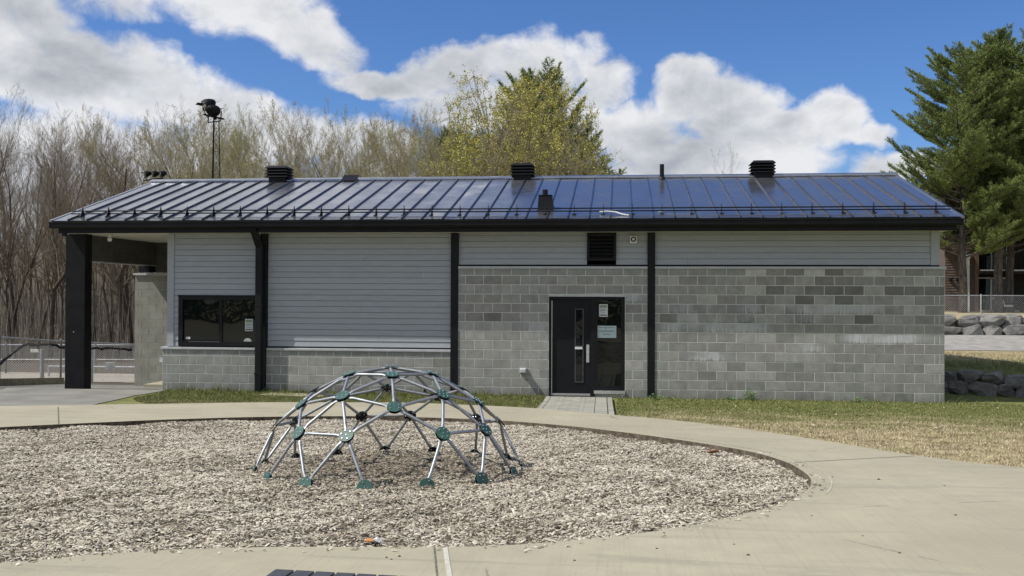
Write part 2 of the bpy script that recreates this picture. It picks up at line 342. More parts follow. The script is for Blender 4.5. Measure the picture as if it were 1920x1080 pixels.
M['slat'] = mat('dark_grey_slat', (.045, .047, .055), 0.5, fn=varied((.038, .04, .048), (.06, .062, .07), 12, bd=.0006, bs=50))
M['timber'] = mat('weathered_timber', (.3, .29, .2), .9, fn=varied((.2, .2, .13), (.34, .33, .24), 6))
M['lens'] = mat('floodlight_lens', (.5, .47, .38), .3, fn=varied((.42, .4, .33), (.6, .57, .47), 10))
M['weed'] = mat('weed_leaves', (.06, .13, .03), .7, fn=varied((.04, .09, .02), (.12, .2, .06), 18))
M['orange'] = mat('orange_print', (.55, .22, .04), .5)
M['deadleaf'] = mat('dead_leaf', (.22, .11, .05), .8, fn=varied((.15, .07, .03), (.3, .16, .08), 30))
M['brush'] = mat('undergrowth_stems', (.12, .1, .07), .9, fn=varied((.055, .047, .036), (.13, .112, .085), .35))

# ------------------------------------------------------------------ mesh helpers
class MB:
    def __init__(s): s.v = []; s.f = []; s.mi = []
    def add(s, vs, fs, mi=0):
        o = len(s.v); s.v += [tuple(v) for v in vs]; s.f += [tuple(i+o for i in f) for f in fs]; s.mi += [mi]*len(fs); return s
    def box(s, x0, x1, y0, y1, z0, z1, mi=0):
        vs = [(x0, y0, z0), (x1, y0, z0), (x1, y1, z0), (x0, y1, z0), (x0, y0, z1), (x1, y0, z1), (x1, y1, z1), (x0, y1, z1)]
        return s.add(vs, [(0, 3, 2, 1), (4, 5, 6, 7), (0, 1, 5, 4), (1, 2, 6, 5), (2, 3, 7, 6), (3, 0, 4, 7)], mi)
    def fbox(s, x0, x1, y0, y1, z0, z1, c=.003, mi=0):
        """box with a chamfered front (low y) face"""
        vs = [(x0, y0+c, z0), (x1, y0+c, z0), (x1, y1, z0), (x0, y1, z0), (x0, y0+c, z1), (x1, y0+c, z1), (x1, y1, z1), (x0, y1, z1),
              (x0+c, y0, z0+c), (x1-c, y0, z0+c), (x1-c, y0, z1-c), (x0+c, y0, z1-c)]
        return s.add(vs, [(0, 3, 2, 1), (4, 5, 6, 7), (1, 2, 6, 5), (2, 3, 7, 6), (3, 0, 4, 7), (8, 9, 10, 11), (0, 1, 9, 8), (1, 5, 10, 9), (5, 4, 11, 10), (4, 0, 8, 11)], mi)
    def obox(s, c, ax, ay, az_, mi=0):
        """oriented box: centre and three half-axis vectors"""
        c, ax, ay, az_ = map(Vector, (c, ax, ay, az_)); vs = []
        for k in (-1, 1):
            for (i, j) in ((-1, -1), (1, -1), (1, 1), (-1, 1)): vs.append(c+ax*i+ay*j+az_*k)
        return s.add(vs, [(0, 3, 2, 1), (4, 5, 6, 7), (0, 1, 5, 4), (1, 2, 6, 5), (2, 3, 7, 6), (3, 0, 4, 7)], mi)
    def tube(s, p0, p1, r0, r1=None, n=8, cap=True, mi=0):
        r1 = r0 if r1 is None else r1
        p0 = Vector(p0); p1 = Vector(p1); d = (p1-p0).normalized()
        a = d.orthogonal().normalized(); b = d.cross(a); vs = []
        for p, r in ((p0, r0), (p1, r1)):
            for i in range(n): t = 2*PI*i/n; vs.append(p+a*math.cos(t)*r+b*math.sin(t)*r)
        fs = [(i, (i+1) % n, n+(i+1) % n, n+i) for i in range(n)]
        if cap: fs += [tuple(range(n-1, -1, -1)), tuple(range(n, 2*n))]
        return s.add(vs, fs, mi)
    def path(s, pts, r, n=6, mi=0):
        for a, b in zip(pts, pts[1:]): s.tube(a, b, r, r, n, True, mi)
        return s
    def prism(s, poly, z0, z1, mi=0):
        k = len(poly)
        return s.add([(x, y, z0) for x, y in poly]+[(x, y, z1) for x, y in poly], [tuple(range(k-1, -1, -1)), tuple(range(k, 2*k))]+[(i, (i+1) % k, k+(i+1) % k, k+i) for i in range(k)], mi)
    def yzprism(s, poly, x0, x1, mi=0):
        k = len(poly)
        return s.add([(x0, y, z) for y, z in poly]+[(x1, y, z) for y, z in poly], [tuple(range(k)), tuple(range(2*k-1, k-1, -1))]+[(i, k+i, k+(i+1) % k, (i+1) % k) for i in range(k)], mi)
    def mesh(s, name, mats, smooth=False):
        me = bpy.data.meshes.new(name); me.from_pydata(s.v, [], s.f)
        for m in (mats if isinstance(mats, (list, tuple)) else [mats]): me.materials.append(m)
        if any(s.mi): me.polygons.foreach_set('material_index', s.mi)
        if smooth: me.polygons.foreach_set('use_smooth', [True]*len(s.f))
        me.update(); return me
def link(name, data, parent=None, **props):
    o = bpy.data.objects.new(name, data); COL.objects.link(o)
    if parent: o.parent = parent
    for k, v in props.items(): o[k] = v
    return o
def obj(name, mb, m, parent=None, smooth=False, **props):
    return link(name, mb.mesh(name, m, smooth), parent, **props)
def thing(name, label, cat, loc=(0, 0, 0), rz=0, group=None):
    o = link(name, None); o.location = loc; o.rotation_euler = (0, 0, rz); o['label'] = label; o['category'] = cat
    o.empty_display_size = .2
    if group: o['group'] = group
    return o
def tag(o, label, cat, group=None):
    o['label'] = label; o['category'] = cat
    if group: o['group'] = group
    return o
def npmesh(name, V, F, mats, tone=None, mi=None, smooth=False):
    """V (n,3), F (m,3) numpy -> mesh; tone: per-vertex float attribute"""
    me = bpy.data.meshes.new(name); k = F.shape[1]
    me.vertices.add(len(V)); me.vertices.foreach_set('co', np.ascontiguousarray(V, np.float32).ravel())
    me.loops.add(F.size); me.loops.foreach_set('vertex_index', np.ascontiguousarray(F, np.int32).ravel())
    me.polygons.add(len(F)); me.polygons.foreach_set('loop_start', np.arange(0, F.size, k, dtype=np.int32))
    me.update(calc_edges=True)
    for m in (mats if isinstance(mats, (list, tuple)) else [mats]): me.materials.append(m)
    if mi is not None: me.polygons.foreach_set('material_index', np.ascontiguousarray(mi, np.int32))
    if tone is not None:
        a = me.attributes.new('tone', 'FLOAT', 'POINT'); a.data.foreach_set('value', np.ascontiguousarray(tone, np.float32))
    if smooth: me.polygons.foreach_set('use_smooth', np.ones(len(F), bool))
    me.update(); return me
def inpoly(P, poly):
    poly = np.array(poly); x, y = P[:, 0], P[:, 1]; c = np.zeros(len(P), bool); j = len(poly)-1
    for i in range(len(poly)):
        xi, yi = poly[i]; xj, yj = poly[j]
        m = ((yi > y) != (yj > y)) & (x < (xj-xi)*(y-yi)/(yj-yi+1e-12)+xi); c ^= m; j = i
    return c
def smooth_poly(pts, per=6):
    """open Catmull-Rom through the points"""
    P = [pts[0]]+list(pts)+[pts[-1]]; out = []
    for i in range(1, len(P)-2):
        p0, p1, p2, p3 = [np.array(q, float) for q in P[i-1:i+3]]
        for k in range(per):
            t = k/per; out.append(tuple(.5*((2*p1)+(-p0+p2)*t+(2*p0-5*p1+4*p2-p3)*t*t+(-p0+3*p1-3*p2+p3)*t**3)))
    out.append(tuple(pts[-1])); return out

def bearing(px, D): # point at picture bearing: helper working in metres from the camera station
    t = (px-960)/1808; return (-6.6406+D*(t*math.cos(YAW)-math.sin(YAW)), -20.6546+D*(math.cos(YAW)+t*math.sin(YAW)))
# ================================================================== SETTING
gx = np.concatenate([np.array([-900, -500, -300, -200, -140, -100]), np.arange(-80, -30, 4), np.arange(-30, -18, .5), np.arange(-18, 4, .25), np.arange(4, 6, .5), np.arange(6, 40, 2), np.array([50, 70, 100, 150, 250, 450, 900])])
gy = np.concatenate([np.array([-600, -300, -160, -100, -70, -55]), np.arange(-41, -13, 2), np.arange(-13, 12, .25), np.arange(12, 35, 1.5), np.arange(35, 37.2, .2), np.arange(38, 80, 4), np.array([90, 120, 180, 300, 600, 1200])])
GX, GY = np.meshgrid(gx, gy); GZ = gz(GX, GY)
_pf = [(-45, -4.75), (-17.44, -4.75), (-16.8, -4.4), (-15.09, -3.61), (-13.74, -2.95), (-12.37, -2.55), (-10.78, -2.30), (-9.24, -2.66), (-8.09, -3.18), (-6.64, -4.36), (-5.64, -5.24), (-4.66, -6.6), (-3.86, -8.05), (-3.41, -8.92), (-3.03, -9.5), (-2.42, -10.05), (-1.2, -10.6), (1, -11.0), (6, -11.4), (30, -11.8), (30, -21), (-45, -21)]
_in = inpoly(np.stack([GX.ravel()-.1, GY.ravel()+.45], 1), _pf).reshape(GX.shape)
GZ = GZ-.16*_in
_pw = (GX > -8.3) & (GX < -6.6) & (GY < -.05) & (GY > -4.6)
GZ = GZ-.06*_pw
V = np.stack([GX, GY, GZ], -1).reshape(-1, 3); nx = len(gx)
ii = (np.arange(len(gy)-1)[:, None]*nx+np.arange(nx-1)[None]).ravel()
F = np.stack([ii, ii+1, ii+nx+1, ii+nx], 1)
link('ground', npmesh('ground', V, F, M['lawn'], smooth=True), kind='structure')

PATH_FAR = smooth_poly([(-17.44, -4.75), (-16.8, -4.4), (-15.09, -3.61), (-13.74, -2.95), (-12.37, -2.55), (-10.78, -2.30), (-9.24, -2.66), (-8.09, -3.18), (-6.64, -4.36), (-5.64, -5.24), (-4.66, -6.6), (-3.86, -8.05), (-3.41, -8.92), (-3.03, -9.5), (-2.42, -10.05), (-1.2, -10.6), (1, -11.0), (6, -11.4), (30, -11.8)], 5)
CHIPS = smooth_poly([(-16.8, -10.6), (-15.9, -9.1), (-15.13, -8.2), (-14.55, -7.61), (-13.43, -6.6), (-12.19, -5.86), (-10.58, -5.42), (-8.81, -5.63), (-7.59, -6.27), (-6.72, -7.04), (-5.82, -8.09), (-5.15, -9.09), (-4.87, -9.98), (-4.81, -10.84), (-4.88, -11.53), (-5.11, -12.24), (-5.48, -12.92), (-5.95, -13.52), (-6.5, -14.04), (-6.98, -14.36), (-7.52, -14.6), (-8.19, -14.72), (-8.84, -14.82), (-9.42, -15.0), (-9.81, -15.2), (-10.2, -15.45), (-12.0, -16.3), (-14.5, -16.2), (-16.4, -14.3), (-17.1, -12.4), (-16.8, -10.6)], 5)[:-1]
zf = lambda x, y: 0.04*max(0, -(y+1))
PT = 0.03
bm = bmesh.new()
outer = [(-45, -4.75)]+PATH_FAR+[(30, -21.5), (-45, -21.5)]
def ring(pts, dz): 
    vs = [bm.verts.new((x, y, zf(x, y)+dz)) for x, y in pts]
    return vs, [bm.edges.new((vs[i], vs[(i+1) % len(vs)])) for i in range(len(vs))]
vo, eo = ring(outer, PT); vi, ei = ring(CHIPS, PT)
bmesh.ops.triangle_fill(bm, use_beauty=True, edges=eo+ei)
for f in bm.faces:
    if f.normal.z < 0: f.normal_flip()
vi2 = [bm.verts.new((v.co.x, v.co.y, v.co.z-.17)) for v in vi]
for i in range(len(vi)):
    f = bm.faces.new((vi[i], vi[(i+1) % len(vi)], vi2[(i+1) % len(vi)], vi2[i])); f.material_index = 1
vo2 = [bm.verts.new((v.co.x, v.co.y, v.co.z-.15)) for v in vo]
for i in range(len(vo)): bm.faces.new((vo[i], vo2[i], vo2[(i+1) % len(vo)], vo[(i+1) % len(vo)]))
me = bpy.data.meshes.new('path'); bm.to_mesh(me); bm.free(); me.materials.append(M['concrete'])
me.materials.append(mat('shaded_soiled_slab_edge', (.1, .08, .06), .95, fn=varied((.055, .04, .028), (.16, .13, .095), 12)))  # dark tone carries the pit rim's shade as well as soil stain
path = link('path', me, kind='structure')
def strip(name, a, b, w, m, dz=PT+.004):
    a = Vector(a); b = Vector(b); d = (b-a).normalized(); n = Vector((-d.y, d.x))*w/2; q = [a+n, a-n, b-n, b+n]
    mb = MB(); mb.add([(p.x, p.y, zf(p.x, p.y)+dz) for p in q], [(0, 1, 2, 3)]); return obj(name, mb, m, path)
strip('control_joint', (-16.39, -4.75), (-14.62, -7.62), .018, M['joint'])
strip('control_joint', (-3.3, -9.25), (-4.85, -10.12), .016, M['joint'])
strip('control_joint', (-7.79, -14.68), (-7.18, -17.5), .010, M['joint'])
strip('joint_filler', (-7.72, -14.68), (-7.11, -17.5), .030, M['patch'])
strip('control_joint', (-2.3, -11.1), (1.5, -13.2), .010, M['patch'])
# pale troweled margin by the chip pit
mb = MB(); idx = [i for i, p in enumerate(CHIPS) if p[0] > -6.2 and p[1] > -12.2]
cen = Vector((-9.5, -10.8))
for a, b in zip(idx, idx[1:]):
    if b-a != 1: continue
    q = []
    for k, o in ((a, .172), (a, .186), (b, .186), (b, .172)):
        p = Vector(CHIPS[k]); d = (p-cen).normalized(); p = p+d*o; q.append((p.x, p.y, zf(p.x, p.y)+PT+.003))
    mb.add(q, [(3, 2, 1, 0)])
obj('trowel_margin', mb, mat('trowel_line', (.42, .39, .30), .9, fn=varied((.36, .335, .25), (.50, .475, .39), 3)), path)

# asphalt apron left, under the canopy
ap = [(-45, -4.9), (-17.44, -4.9), (-16.8, -4.55), (-16.25, -3.9), (-16.5, -2.6), (-16.83, -1.2), (-16.7, .2), (-16.7, 3), (-16.9, 6.0), bearing(250, 26.5), bearing(125, 27.2), bearing(0, 23.75), bearing(-150, 19.7), (-45, -4)]
mb = MB(); bm = bmesh.new()
es = []
vs = [bm.verts.new((x, y, 0)) for x, y in ap]
for i in range(len(vs)): es.append(bm.edges.new((vs[i], vs[(i+1) % len(vs)])))
bmesh.ops.triangle_fill(bm, use_beauty=True, edges=es)
for k in (-3, -2, -1, 0, .5, 1, 2, 3, 4, 5, 6, 7): bmesh.ops.bisect_plane(bm, geom=bm.verts[:]+bm.edges[:]+bm.faces[:], plane_co=(0, k, 0), plane_no=(0, 1, 0))
for k in (-17.2, -17.0, -16.8, -16.6): bmesh.ops.bisect_plane(bm, geom=bm.verts[:]+bm.edges[:]+bm.faces[:], plane_co=(k, 0, 0), plane_no=(1, 0, 0))
for v in bm.verts: v.co.z = float(gz(v.co.x, v.co.y))+.012
for f in bm.faces:
    if f.normal.z < 0: f.normal_flip()
me = bpy.data.meshes.new('asphalt'); bm.to_mesh(me); bm.free(); me.materials.append(M['asphalt']); link('asphalt_apron', me, kind='structure')
# small slab on the grass by the low wall
mb = MB(); mb.prism([(-14.3, -.75), (-12.9, -.95), (-12.8, -.35), (-14.2, -.3)], -.03, .025); obj('concrete_pad', mb, M['concrete'], kind='structure')
# gravel road on the right
mb = MB(); mb.add([(4, 19.2, .10), (60, 17.5, .10), (90, 35.4, .10), (6, 35.4, .10)], [(0, 1, 2, 3)]); obj('gravel_road', mb, M['gravel_road'], kind='structure')

# ---- wood chips
bed = MB(); n0 = 90
xs = np.linspace(-17.2, -4.7, 110); ys = np.linspace(-16.4, -5.3, 100); BX, BY = np.meshgrid(xs, ys)
def chipz(X, Y):
    base = 0.04*np.maximum(0, -(Y+1))-.035
    return base+.018*np.sin(X*2.1+.7*np.sin(Y*1.7))*np.cos(Y*2.6+1)+.012*np.sin(X*5.3+Y*3.1)+.008*np.sin(X*11-Y*9)
BZ = chipz(BX, BY)-.006; Vb = np.stack([BX, BY, BZ], -1).reshape(-1, 3); ii = (np.arange(99)[:, None]*110+np.arange(109)[None]).ravel()
Fb = np.stack([ii, ii+1, ii+111, ii+110], 1)
cp = Vb[Fb].mean(1)[:, :2]; big = [(x*1.0, y) for x, y in CHIPS]
cc = np.array([-10.3, -10.7]); grow = [tuple(cc+(np.array(p)-cc)*1.02) for p in CHIPS]
Fb = Fb[inpoly(cp, grow)]
link('wood_chip_bed', npmesh('wood_chip_bed', Vb, Fb, M['chipbed'], smooth=True), kind='structure')
NC = 310000
P = np.stack([rng.uniform(-17, -4.7, NC), rng.uniform(-16.3, -5.3, NC)], 1)
P = P[inpoly(P, [tuple(cc+(np.array(p)-cc)*.997) for p in CHIPS])]; _E = np.array(CHIPS); _k = rng.integers(0, len(_E), 420); _d = _E[_k]-cc; _d = _d/np.linalg.norm(_d, axis=1, keepdims=True); spill = _E[_k]+_d*np.abs(rng.normal(0, .07, (420, 1)))+rng.normal(0, .03, (420, 2)); spill = spill[~inpoly(spill, CHIPS)]; spill = spill[spill[:, 1] < -9]; n_sp = len(spill); P = np.concatenate([P, spill]); n = len(P)
L = rng.gamma(4, .0076, n).clip(.012, .095); W = L*rng.uniform(.12, .42, n); W = W.clip(.005, .019); T = rng.uniform(.003, .009, n)
yaw = rng.normal(0, .75, n)+rng.choice([0, 1], n, p=[.75, .25])*rng.uniform(0, PI, n); tilt = rng.normal(0, .28, n)
dx = np.stack([np.cos(yaw)*np.cos(tilt), np.sin(yaw)*np.cos(tilt), np.sin(tilt)], 1)
roll = rng.normal(0, .4, n); side = np.stack([-np.sin(yaw)*np.cos(roll), np.cos(yaw)*np.cos(roll), np.sin(roll)], 1); upv = np.cross(dx, side)
zc = chipz(P[:, 0], P[:, 1])+rng.uniform(-.002, .014, n); zc[-n_sp:] = 0.04*np.maximum(0, -(spill[:, 1]+1))+PT+.006; C = np.column_stack([P, zc])
h = L[:, None]/2*dx; w = W[:, None]/2*side; t = T[:, None]*upv
skew = rng.uniform(-.4, .4, n)[:, None]
Vc = np.stack([C-h-w, C-h*(.8+skew)+w, C+h*(.9-skew)+w, C+h-w*.8, C-h*.5+t, C+h*.6+t], 1).reshape(-1, 3)
fq = np.array([(0, 3, 5), (0, 5, 4), (0, 4, 1), (1, 4, 5), (1, 5, 2), (2, 5, 3)])
Fc = (np.arange(n)[:, None, None]*6+fq[None]).reshape(-1, 3)
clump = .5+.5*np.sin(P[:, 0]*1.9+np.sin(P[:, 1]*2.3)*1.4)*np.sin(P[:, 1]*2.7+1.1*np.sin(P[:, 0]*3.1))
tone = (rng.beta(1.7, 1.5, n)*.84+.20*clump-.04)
dd = np.hypot(P[:, 0]+9.03, P[:, 1]+10.7); tone = tone*(1-.55*np.exp(-(dd/1.25)**4)*(.6+.4*clump))  # hollow is browner, and darkened further to paint the dome's shadow
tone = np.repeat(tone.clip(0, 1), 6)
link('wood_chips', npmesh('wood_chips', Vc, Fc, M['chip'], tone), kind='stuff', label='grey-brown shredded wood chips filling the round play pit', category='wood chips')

# ---- lawn blades
def blades(name, poly, N_, hmin, hmax, label, bias=None):
    a = np.array(poly); P = np.stack([rng.uniform(a[:, 0].min(), a[:, 0].max(), N_), rng.uniform(a[:, 1].min(), a[:, 1].max(), N_)], 1)
    P = P[inpoly(P, poly)]
    if bias is not None: P = P[rng.random(len(P)) < bias(P)]
    n = len(P); z = gz(P[:, 0], P[:, 1]); hgt = rng.uniform(hmin, hmax, n)
    near = np.exp(-np.abs(P[:, 1]+.05)/.22)*(P[:, 1] > -1.2)
    hgt = hgt*(1+near*rng.gamma(1.2, 1.3, n)*(.4+.6*(np.sin(P[:, 0]*3.1)+np.sin(P[:, 0]*7.7+1) > .2)))
    th = rng.uniform(0, 2*PI, n); w = rng.uniform(.003, .007, n)*1.4; le = rng.normal(0, .5, (n, 2))*hgt[:, None]
    b0 = np.column_stack([P[:, 0]-np.cos(th)*w, P[:, 1]-np.sin(th)*w, z-.003]); b1 = np.column_stack([P[:, 0]+np.cos(th)*w, P[:, 1]+np.sin(th)*w, z-.003])
    tp = np.column_stack([P[:, 0]+le[:, 0], P[:, 1]+le[:, 1], z+hgt])
    Vv = np.stack([b0, b1, tp], 1).reshape(-1, 3); Ff = np.arange(3*n).reshape(-1, 3)
    link(name, npmesh(name, Vv, Ff, M['blade'], np.repeat(rng.random(n), 3)), kind='stuff', label=label, category='grass')
pf = [p for p in PATH_FAR if p[0] > -6.75]
blades('grass', [(-6.68, -4.3)]+pf[:-4]+[(3.4, -11.2), (3.4, -.6), (.6, -.02), (-6.68, -.02)], 260000, .010, .032, 'patchy lawn of green and straw-coloured grass right of the paver walk')
pl = [p for p in PATH_FAR if -15.4 < p[0] < -8.15]
blades('grass', [(-16.4, -2.1), (-15.9, -2.9), (-15.3, -3.5)]+pl+[(-8.1, -3.1), (-8.2, -.02), (-16.7, -.02)], 120000, .015, .05, 'strip of green grass between the low block wall and the path')
blades('grass', [(.2, 4.6), (3.1, 1.0), (9, 1), (18, 17.6), (4, 18.6)], 70000, .03, .09, 'sunlit bank of dry grass behind the lower stone wall')

# ================================================================== PAVILION
B = thing('pavilion_building', 'single-storey grey block and siding pavilion with dark metal roof, behind the climbing dome', 'building')
XR, XL = 0.0, -16.83
# --- walls: mortar cores
core = MB()
core.box(-5.90, XR-.004, .004, 8.9, -.4, 2.76)       # right bay
core.box(-10.12, -8.14, .004, .3, -.4, 2.76); core.box(-6.52, -5.90, .004, .3, -.4, 2.76); core.box(-8.14, -6.52, .004, .3, 2.16, 2.76)
core.box(-7.19, -6.52, .03, .3, -.4, .10)
wall_main = obj('block_wall', core, M['mortar'], B)
wall_main['label'] = 'tall block wall of the right and middle bays'
core = MB(); core.box(XL+.004, -10.12, .004, .3, -.4, .935); wall_low = obj('block_wall', core, M['mortar'], B); wall_low['label'] = 'low block wall under the siding bays'
core = MB(); core.box(-19.42, -16.84, 3.708, 4.0, -.8, 2.68); pier = obj('block_wall', core, M['mortar'], B); pier['label'] = 'pale block wall at the back of the canopy'
core = MB(); core.box(-16.82, -8.2, .3, 8.9, -.4, 3.5); obj('inner_core', core, M['darkwall'], B)
core = MB(); core.box(-19.41, -16.82, 4.01, 8.9, -.8, 2.66); core.box(-18.96, -16.82, 3.83, 8.9, 2.77, 3.5); obj('rear_core', core, M['pierblock'], B)
bl = []   # (x0,x1,z0,z1,bay,shade)
def shade_for(x, z, bay):
    v = random.gauss(.168, .014)
    if bay == 'R':
        row = round((2.6-z)/.2)
        r = random.random()
        if z > 1.5: v = random.choice([.085, .10, .125, .145, .165, .215]) if r < .62 else v
        if row == -1 and -4.9 < x < -3.9: v = .27
        if row == -1 and -3.95 < x < -3.5: v = .08
        if row == 0 and (-5.2 < x < -4.8 or -4.05 < x < -3.6 or -2.85 < x < -2.4 or -1.7 < x < -1.25): v = .255
        if row == 2 and (-2.1 < x < -1.7 or -1.3 < x < -.9): v = .085
        if row == 6 and (-4.5 < x < -4.0): v = .25
        if row == 8 and (-4.9 < x < -4.4): v = .24
        if row == 4 and x < -4.8: v = .10
        if z < 1.5: v = random.gauss(.165, .017) if r < .8 else random.choice([.13, .14, .205])
    if bay in 'ML': v = random.gauss(.165, .016) + (.012 if z < 1.5 else -.018)  # eave shadow put into the colour: darker courses above its edge, lighter below
    return v
_sf = shade_for
def shade_for(x, z, bay): return _sf(x, z, bay)*(1.72 if z < 1.4 else 1.86)  # courses in the eave's shade coloured lighter to lift that shade
def bay_blocks(x0, x1, anchor, z0, nrows, par, bay, top=None, cornerR=None, cornerL=None, holes=()):
    for k in range(nrows):
        za = z0+.2*k; zb = za+.2
        if top: zb = min(zb, top)
        off = anchor+(0.2 if (k+par) % 2 else 0)
        xs = []; i = math.floor((x0-off)/.4)
        while off+.4*i < x1+.001:
            if off+.4*i > x0+.02: xs.append(off+.4*i)
            i += 1
        xs = [x0]+[x for x in xs if x < x1-.02]+[x1]
        if cornerR is not None and (k+par) % 2 == 0+cornerR: xs = [x for x in xs if x < x1-.15]+[x1-.1, x1]; 
        if cornerL is not None and (k+par) % 2 == cornerL: xs = [x0, x0+.1]+[x for x in xs if x > x0+.15]
        for a, b in zip(xs, xs[1:]):
            parts = [(a, b)]
            for (hx0, hx1, hz0, hz1) in holes:
                if zb > hz0+.05 and za < hz1-.05:
                    np_ = []
                    for (p, q) in parts:
                        if q <= hx0 or p >= hx1: np_.append((p, q)); continue
                        if p < hx0: np_.append((p, hx0-.005))
                        if q > hx1: np_.append((hx1+.005, q))
                    parts = np_
            for (p, q) in parts:
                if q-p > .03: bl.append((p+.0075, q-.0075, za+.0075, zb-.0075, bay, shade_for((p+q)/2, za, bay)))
bay_blocks(-5.90, 0, 0, 0, 14, 1, 'R', 2.76, cornerR=1)
bay_blocks(-10.12, -6.03, -9.756, 0, 14, 1, 'M', 2.76, holes=[(-8.14, -6.52, -.1, 2.18)])
bay_blocks(-7.19, -6.52, -6.97, -.2, 1, 0, 'M', .1)
bay_blocks(-14.41, -10.27, -12.48, 0, 5, 0, 'L', .93)
bay_blocks(XL, -14.58, XL, 0, 5, 1, 'L', .93, cornerL=1)
bl.sort(key=lambda b: -(b[1]-b[0])*(b[3]-b[2])*(1+.02*b[0]))
shared = {}
def block_mesh(w, h):
    k = (round(w, 3), round(h, 3))
    if k not in shared:
        mb = MB(); mb.fbox(0, w, 0, .09, 0, h, .003); shared[k] = mb.mesh('block', M['block'])
    return shared[k]
NB = 300
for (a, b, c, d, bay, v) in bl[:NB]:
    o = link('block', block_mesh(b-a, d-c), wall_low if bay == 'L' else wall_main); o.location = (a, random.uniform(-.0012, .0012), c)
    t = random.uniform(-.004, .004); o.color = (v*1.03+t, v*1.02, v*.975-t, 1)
rest = MB()
for (a, b, c, d, bay, v) in bl[NB:]: rest.fbox(a, b, 0, .09, c, d, .003)
# side returns of the same courses
for k in range(14):
    for j in range(22):
        y0 = .1+.4*j+(.2 if k % 2 else 0)
        if y0+.39 < 8.9: rest.box(-.09, .0, y0, y0+.39, .2*k+.005, min(.2*k+.195, 2.755))
for k in range(5):
    rest.box(XL, XL+.09, .1, .29, .2*k+.005, min(.2*k+.195, .925))
r = obj('block_courses', rest, M['block'], B, kind='stuff'); r.color = (.285, .29, .28, 1)
# pier blocks (individual, pale, dark joints)
pierm = {}
for k in range(15):
    za = -.32+.2*k; zb = min(za+.2, 2.66)
    xs = [-19.43, -19.33, -19.23]+[-18.83+.4*i for i in range(6)] if k % 2 == 0 else [-19.43]+[-19.03+.4*i for i in range(6)]
    xs = [x for x in xs if x < -16.8]
    for a, b in zip(xs, xs[1:]):
        key = (round(b-a, 2), round(zb-za, 2))
        if key not in pierm:
            mb = MB(); mb.fbox(0, b-a-.008, 0, .05, 0, zb-za-.008, .003); pierm[key] = mb.mesh('block', M['pierblock'])
        o = link('block', pierm[key], pier); o.location = (a+.004, 3.7, za+.004)
# a low step beside the pier
mb = MB(); mb.box(-18.6, -16.86, 2.6, 3.6, -.4, -.12); obj('concrete_step', mb, M['concrete'], B)
# --- cap flashings
def cap(x0, x1, z, y=-.03, h=.045, name='wall_cap', yb=.2):
    mb = MB(); mb.yzprism([(y, z-h), (y, z-.006), (yb, z+.012), (yb, z-h)], x0, x1); mb.box(x0, x1, y+.01, yb, z-h-.012, z-h-.002); return obj(name, mb, M['capflash'], B)
cap(-5.885, .02, 2.80); cap(-10.11, -6.045, 2.80); cap(-14.40, -10.275, .985); cap(XL-.03, -14.585, .985)
mb = MB(); mb.yzprism([(3.65, 2.67), (3.65, 2.72), (4.0, 2.73), (4.0, 2.67)], -19.46, -16.76); obj('wall_cap', mb, M['capflash'], B)
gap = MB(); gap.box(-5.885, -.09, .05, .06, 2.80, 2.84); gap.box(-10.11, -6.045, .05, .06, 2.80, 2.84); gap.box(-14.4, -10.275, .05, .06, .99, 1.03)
obj('shadow_gap', gap, M['darkgap'], B)  # near-black strips paint the shade between cap and siding
# --- siding
mb = MB(); mb.box(-16.70, -.10, .075, .3, 1.0, 3.52); mb.box(-16.70, -5.9, .075, .25, 2.8, 3.52)
sid = obj('siding', mb, mat('siding_backing', (.07, .075, .08), .8), B)  # dark backing paints the shadow line under each board
def boards(x0, x1, z0, z1, butts, holes=()):
    """lap boards of 0.127 m exposure, individually"""
    z = z0; k = 0
    while z < z1-.02:
        zt = min(z+.127, z1); cuts = [x0]+sorted(b for kk, b in butts if kk == k)+[x1]
        for a, b in zip(cuts, cuts[1:]):
            segs = [(a, b)]
            for (hx0, hx1, hz0, hz1) in holes:
                if zt > hz0+.01 and z < hz1-.01:
                    ns = []
                    for p, q in segs:
                        if p < hx0: ns.append((p, min(q, hx0)))
                        if q > hx1: ns.append((max(p, hx1), q))
                        if q <= hx0 or p >= hx1: pass
                    segs = ns
            for p, q in segs:
                if q-p < .03: continue
                m_ = MB(); m_.yzprism([(.046, z+.006), (.046, z+.012), (.058, zt), (.075, zt), (.075, z+.006)], p+.0015, q-.0015)
                obj('siding_board', m_, M['siding'], sid)
        z += .127; k += 1
boards(-5.885, -.26, 2.83, 3.52, [(0, -5.2), (0, -3.66), (1, -2.3), (2, -2.62), (3, -3.66), (4, -3.15), (2, -4.6)])
boards(-10.11, -6.045, 2.83, 3.52, [(1, -8.6), (3, -7.9)], holes=[(-7.33, -6.71, 2.92, 3.5)])
boards(-14.40, -10.275, 1.015, 3.52, [(1, -11.9), (0, -13.4), (7, -12.95), (6, -12.2), (8, -13.7), (12, -10.9), (15, -12.3)])
boards(-16.585, -14.59, 1.0, 3.52, [], holes=[(-16.47, -14.5, 1.0, 2.15)])
for q_ in ((-16.74, -16.585, .03, .13, 1.0, 3.52), (-.26, -.09, .03, .13, 2.83, 3.52)):
    tr = MB(); tr.box(*q_); obj('corner_board', tr, M['siding'], B)
tr = MB(); tr.box(-16.745, -16.735, .13, 3.7, 1.0, 3.52); obj('side_siding', tr, M['siding'], B)
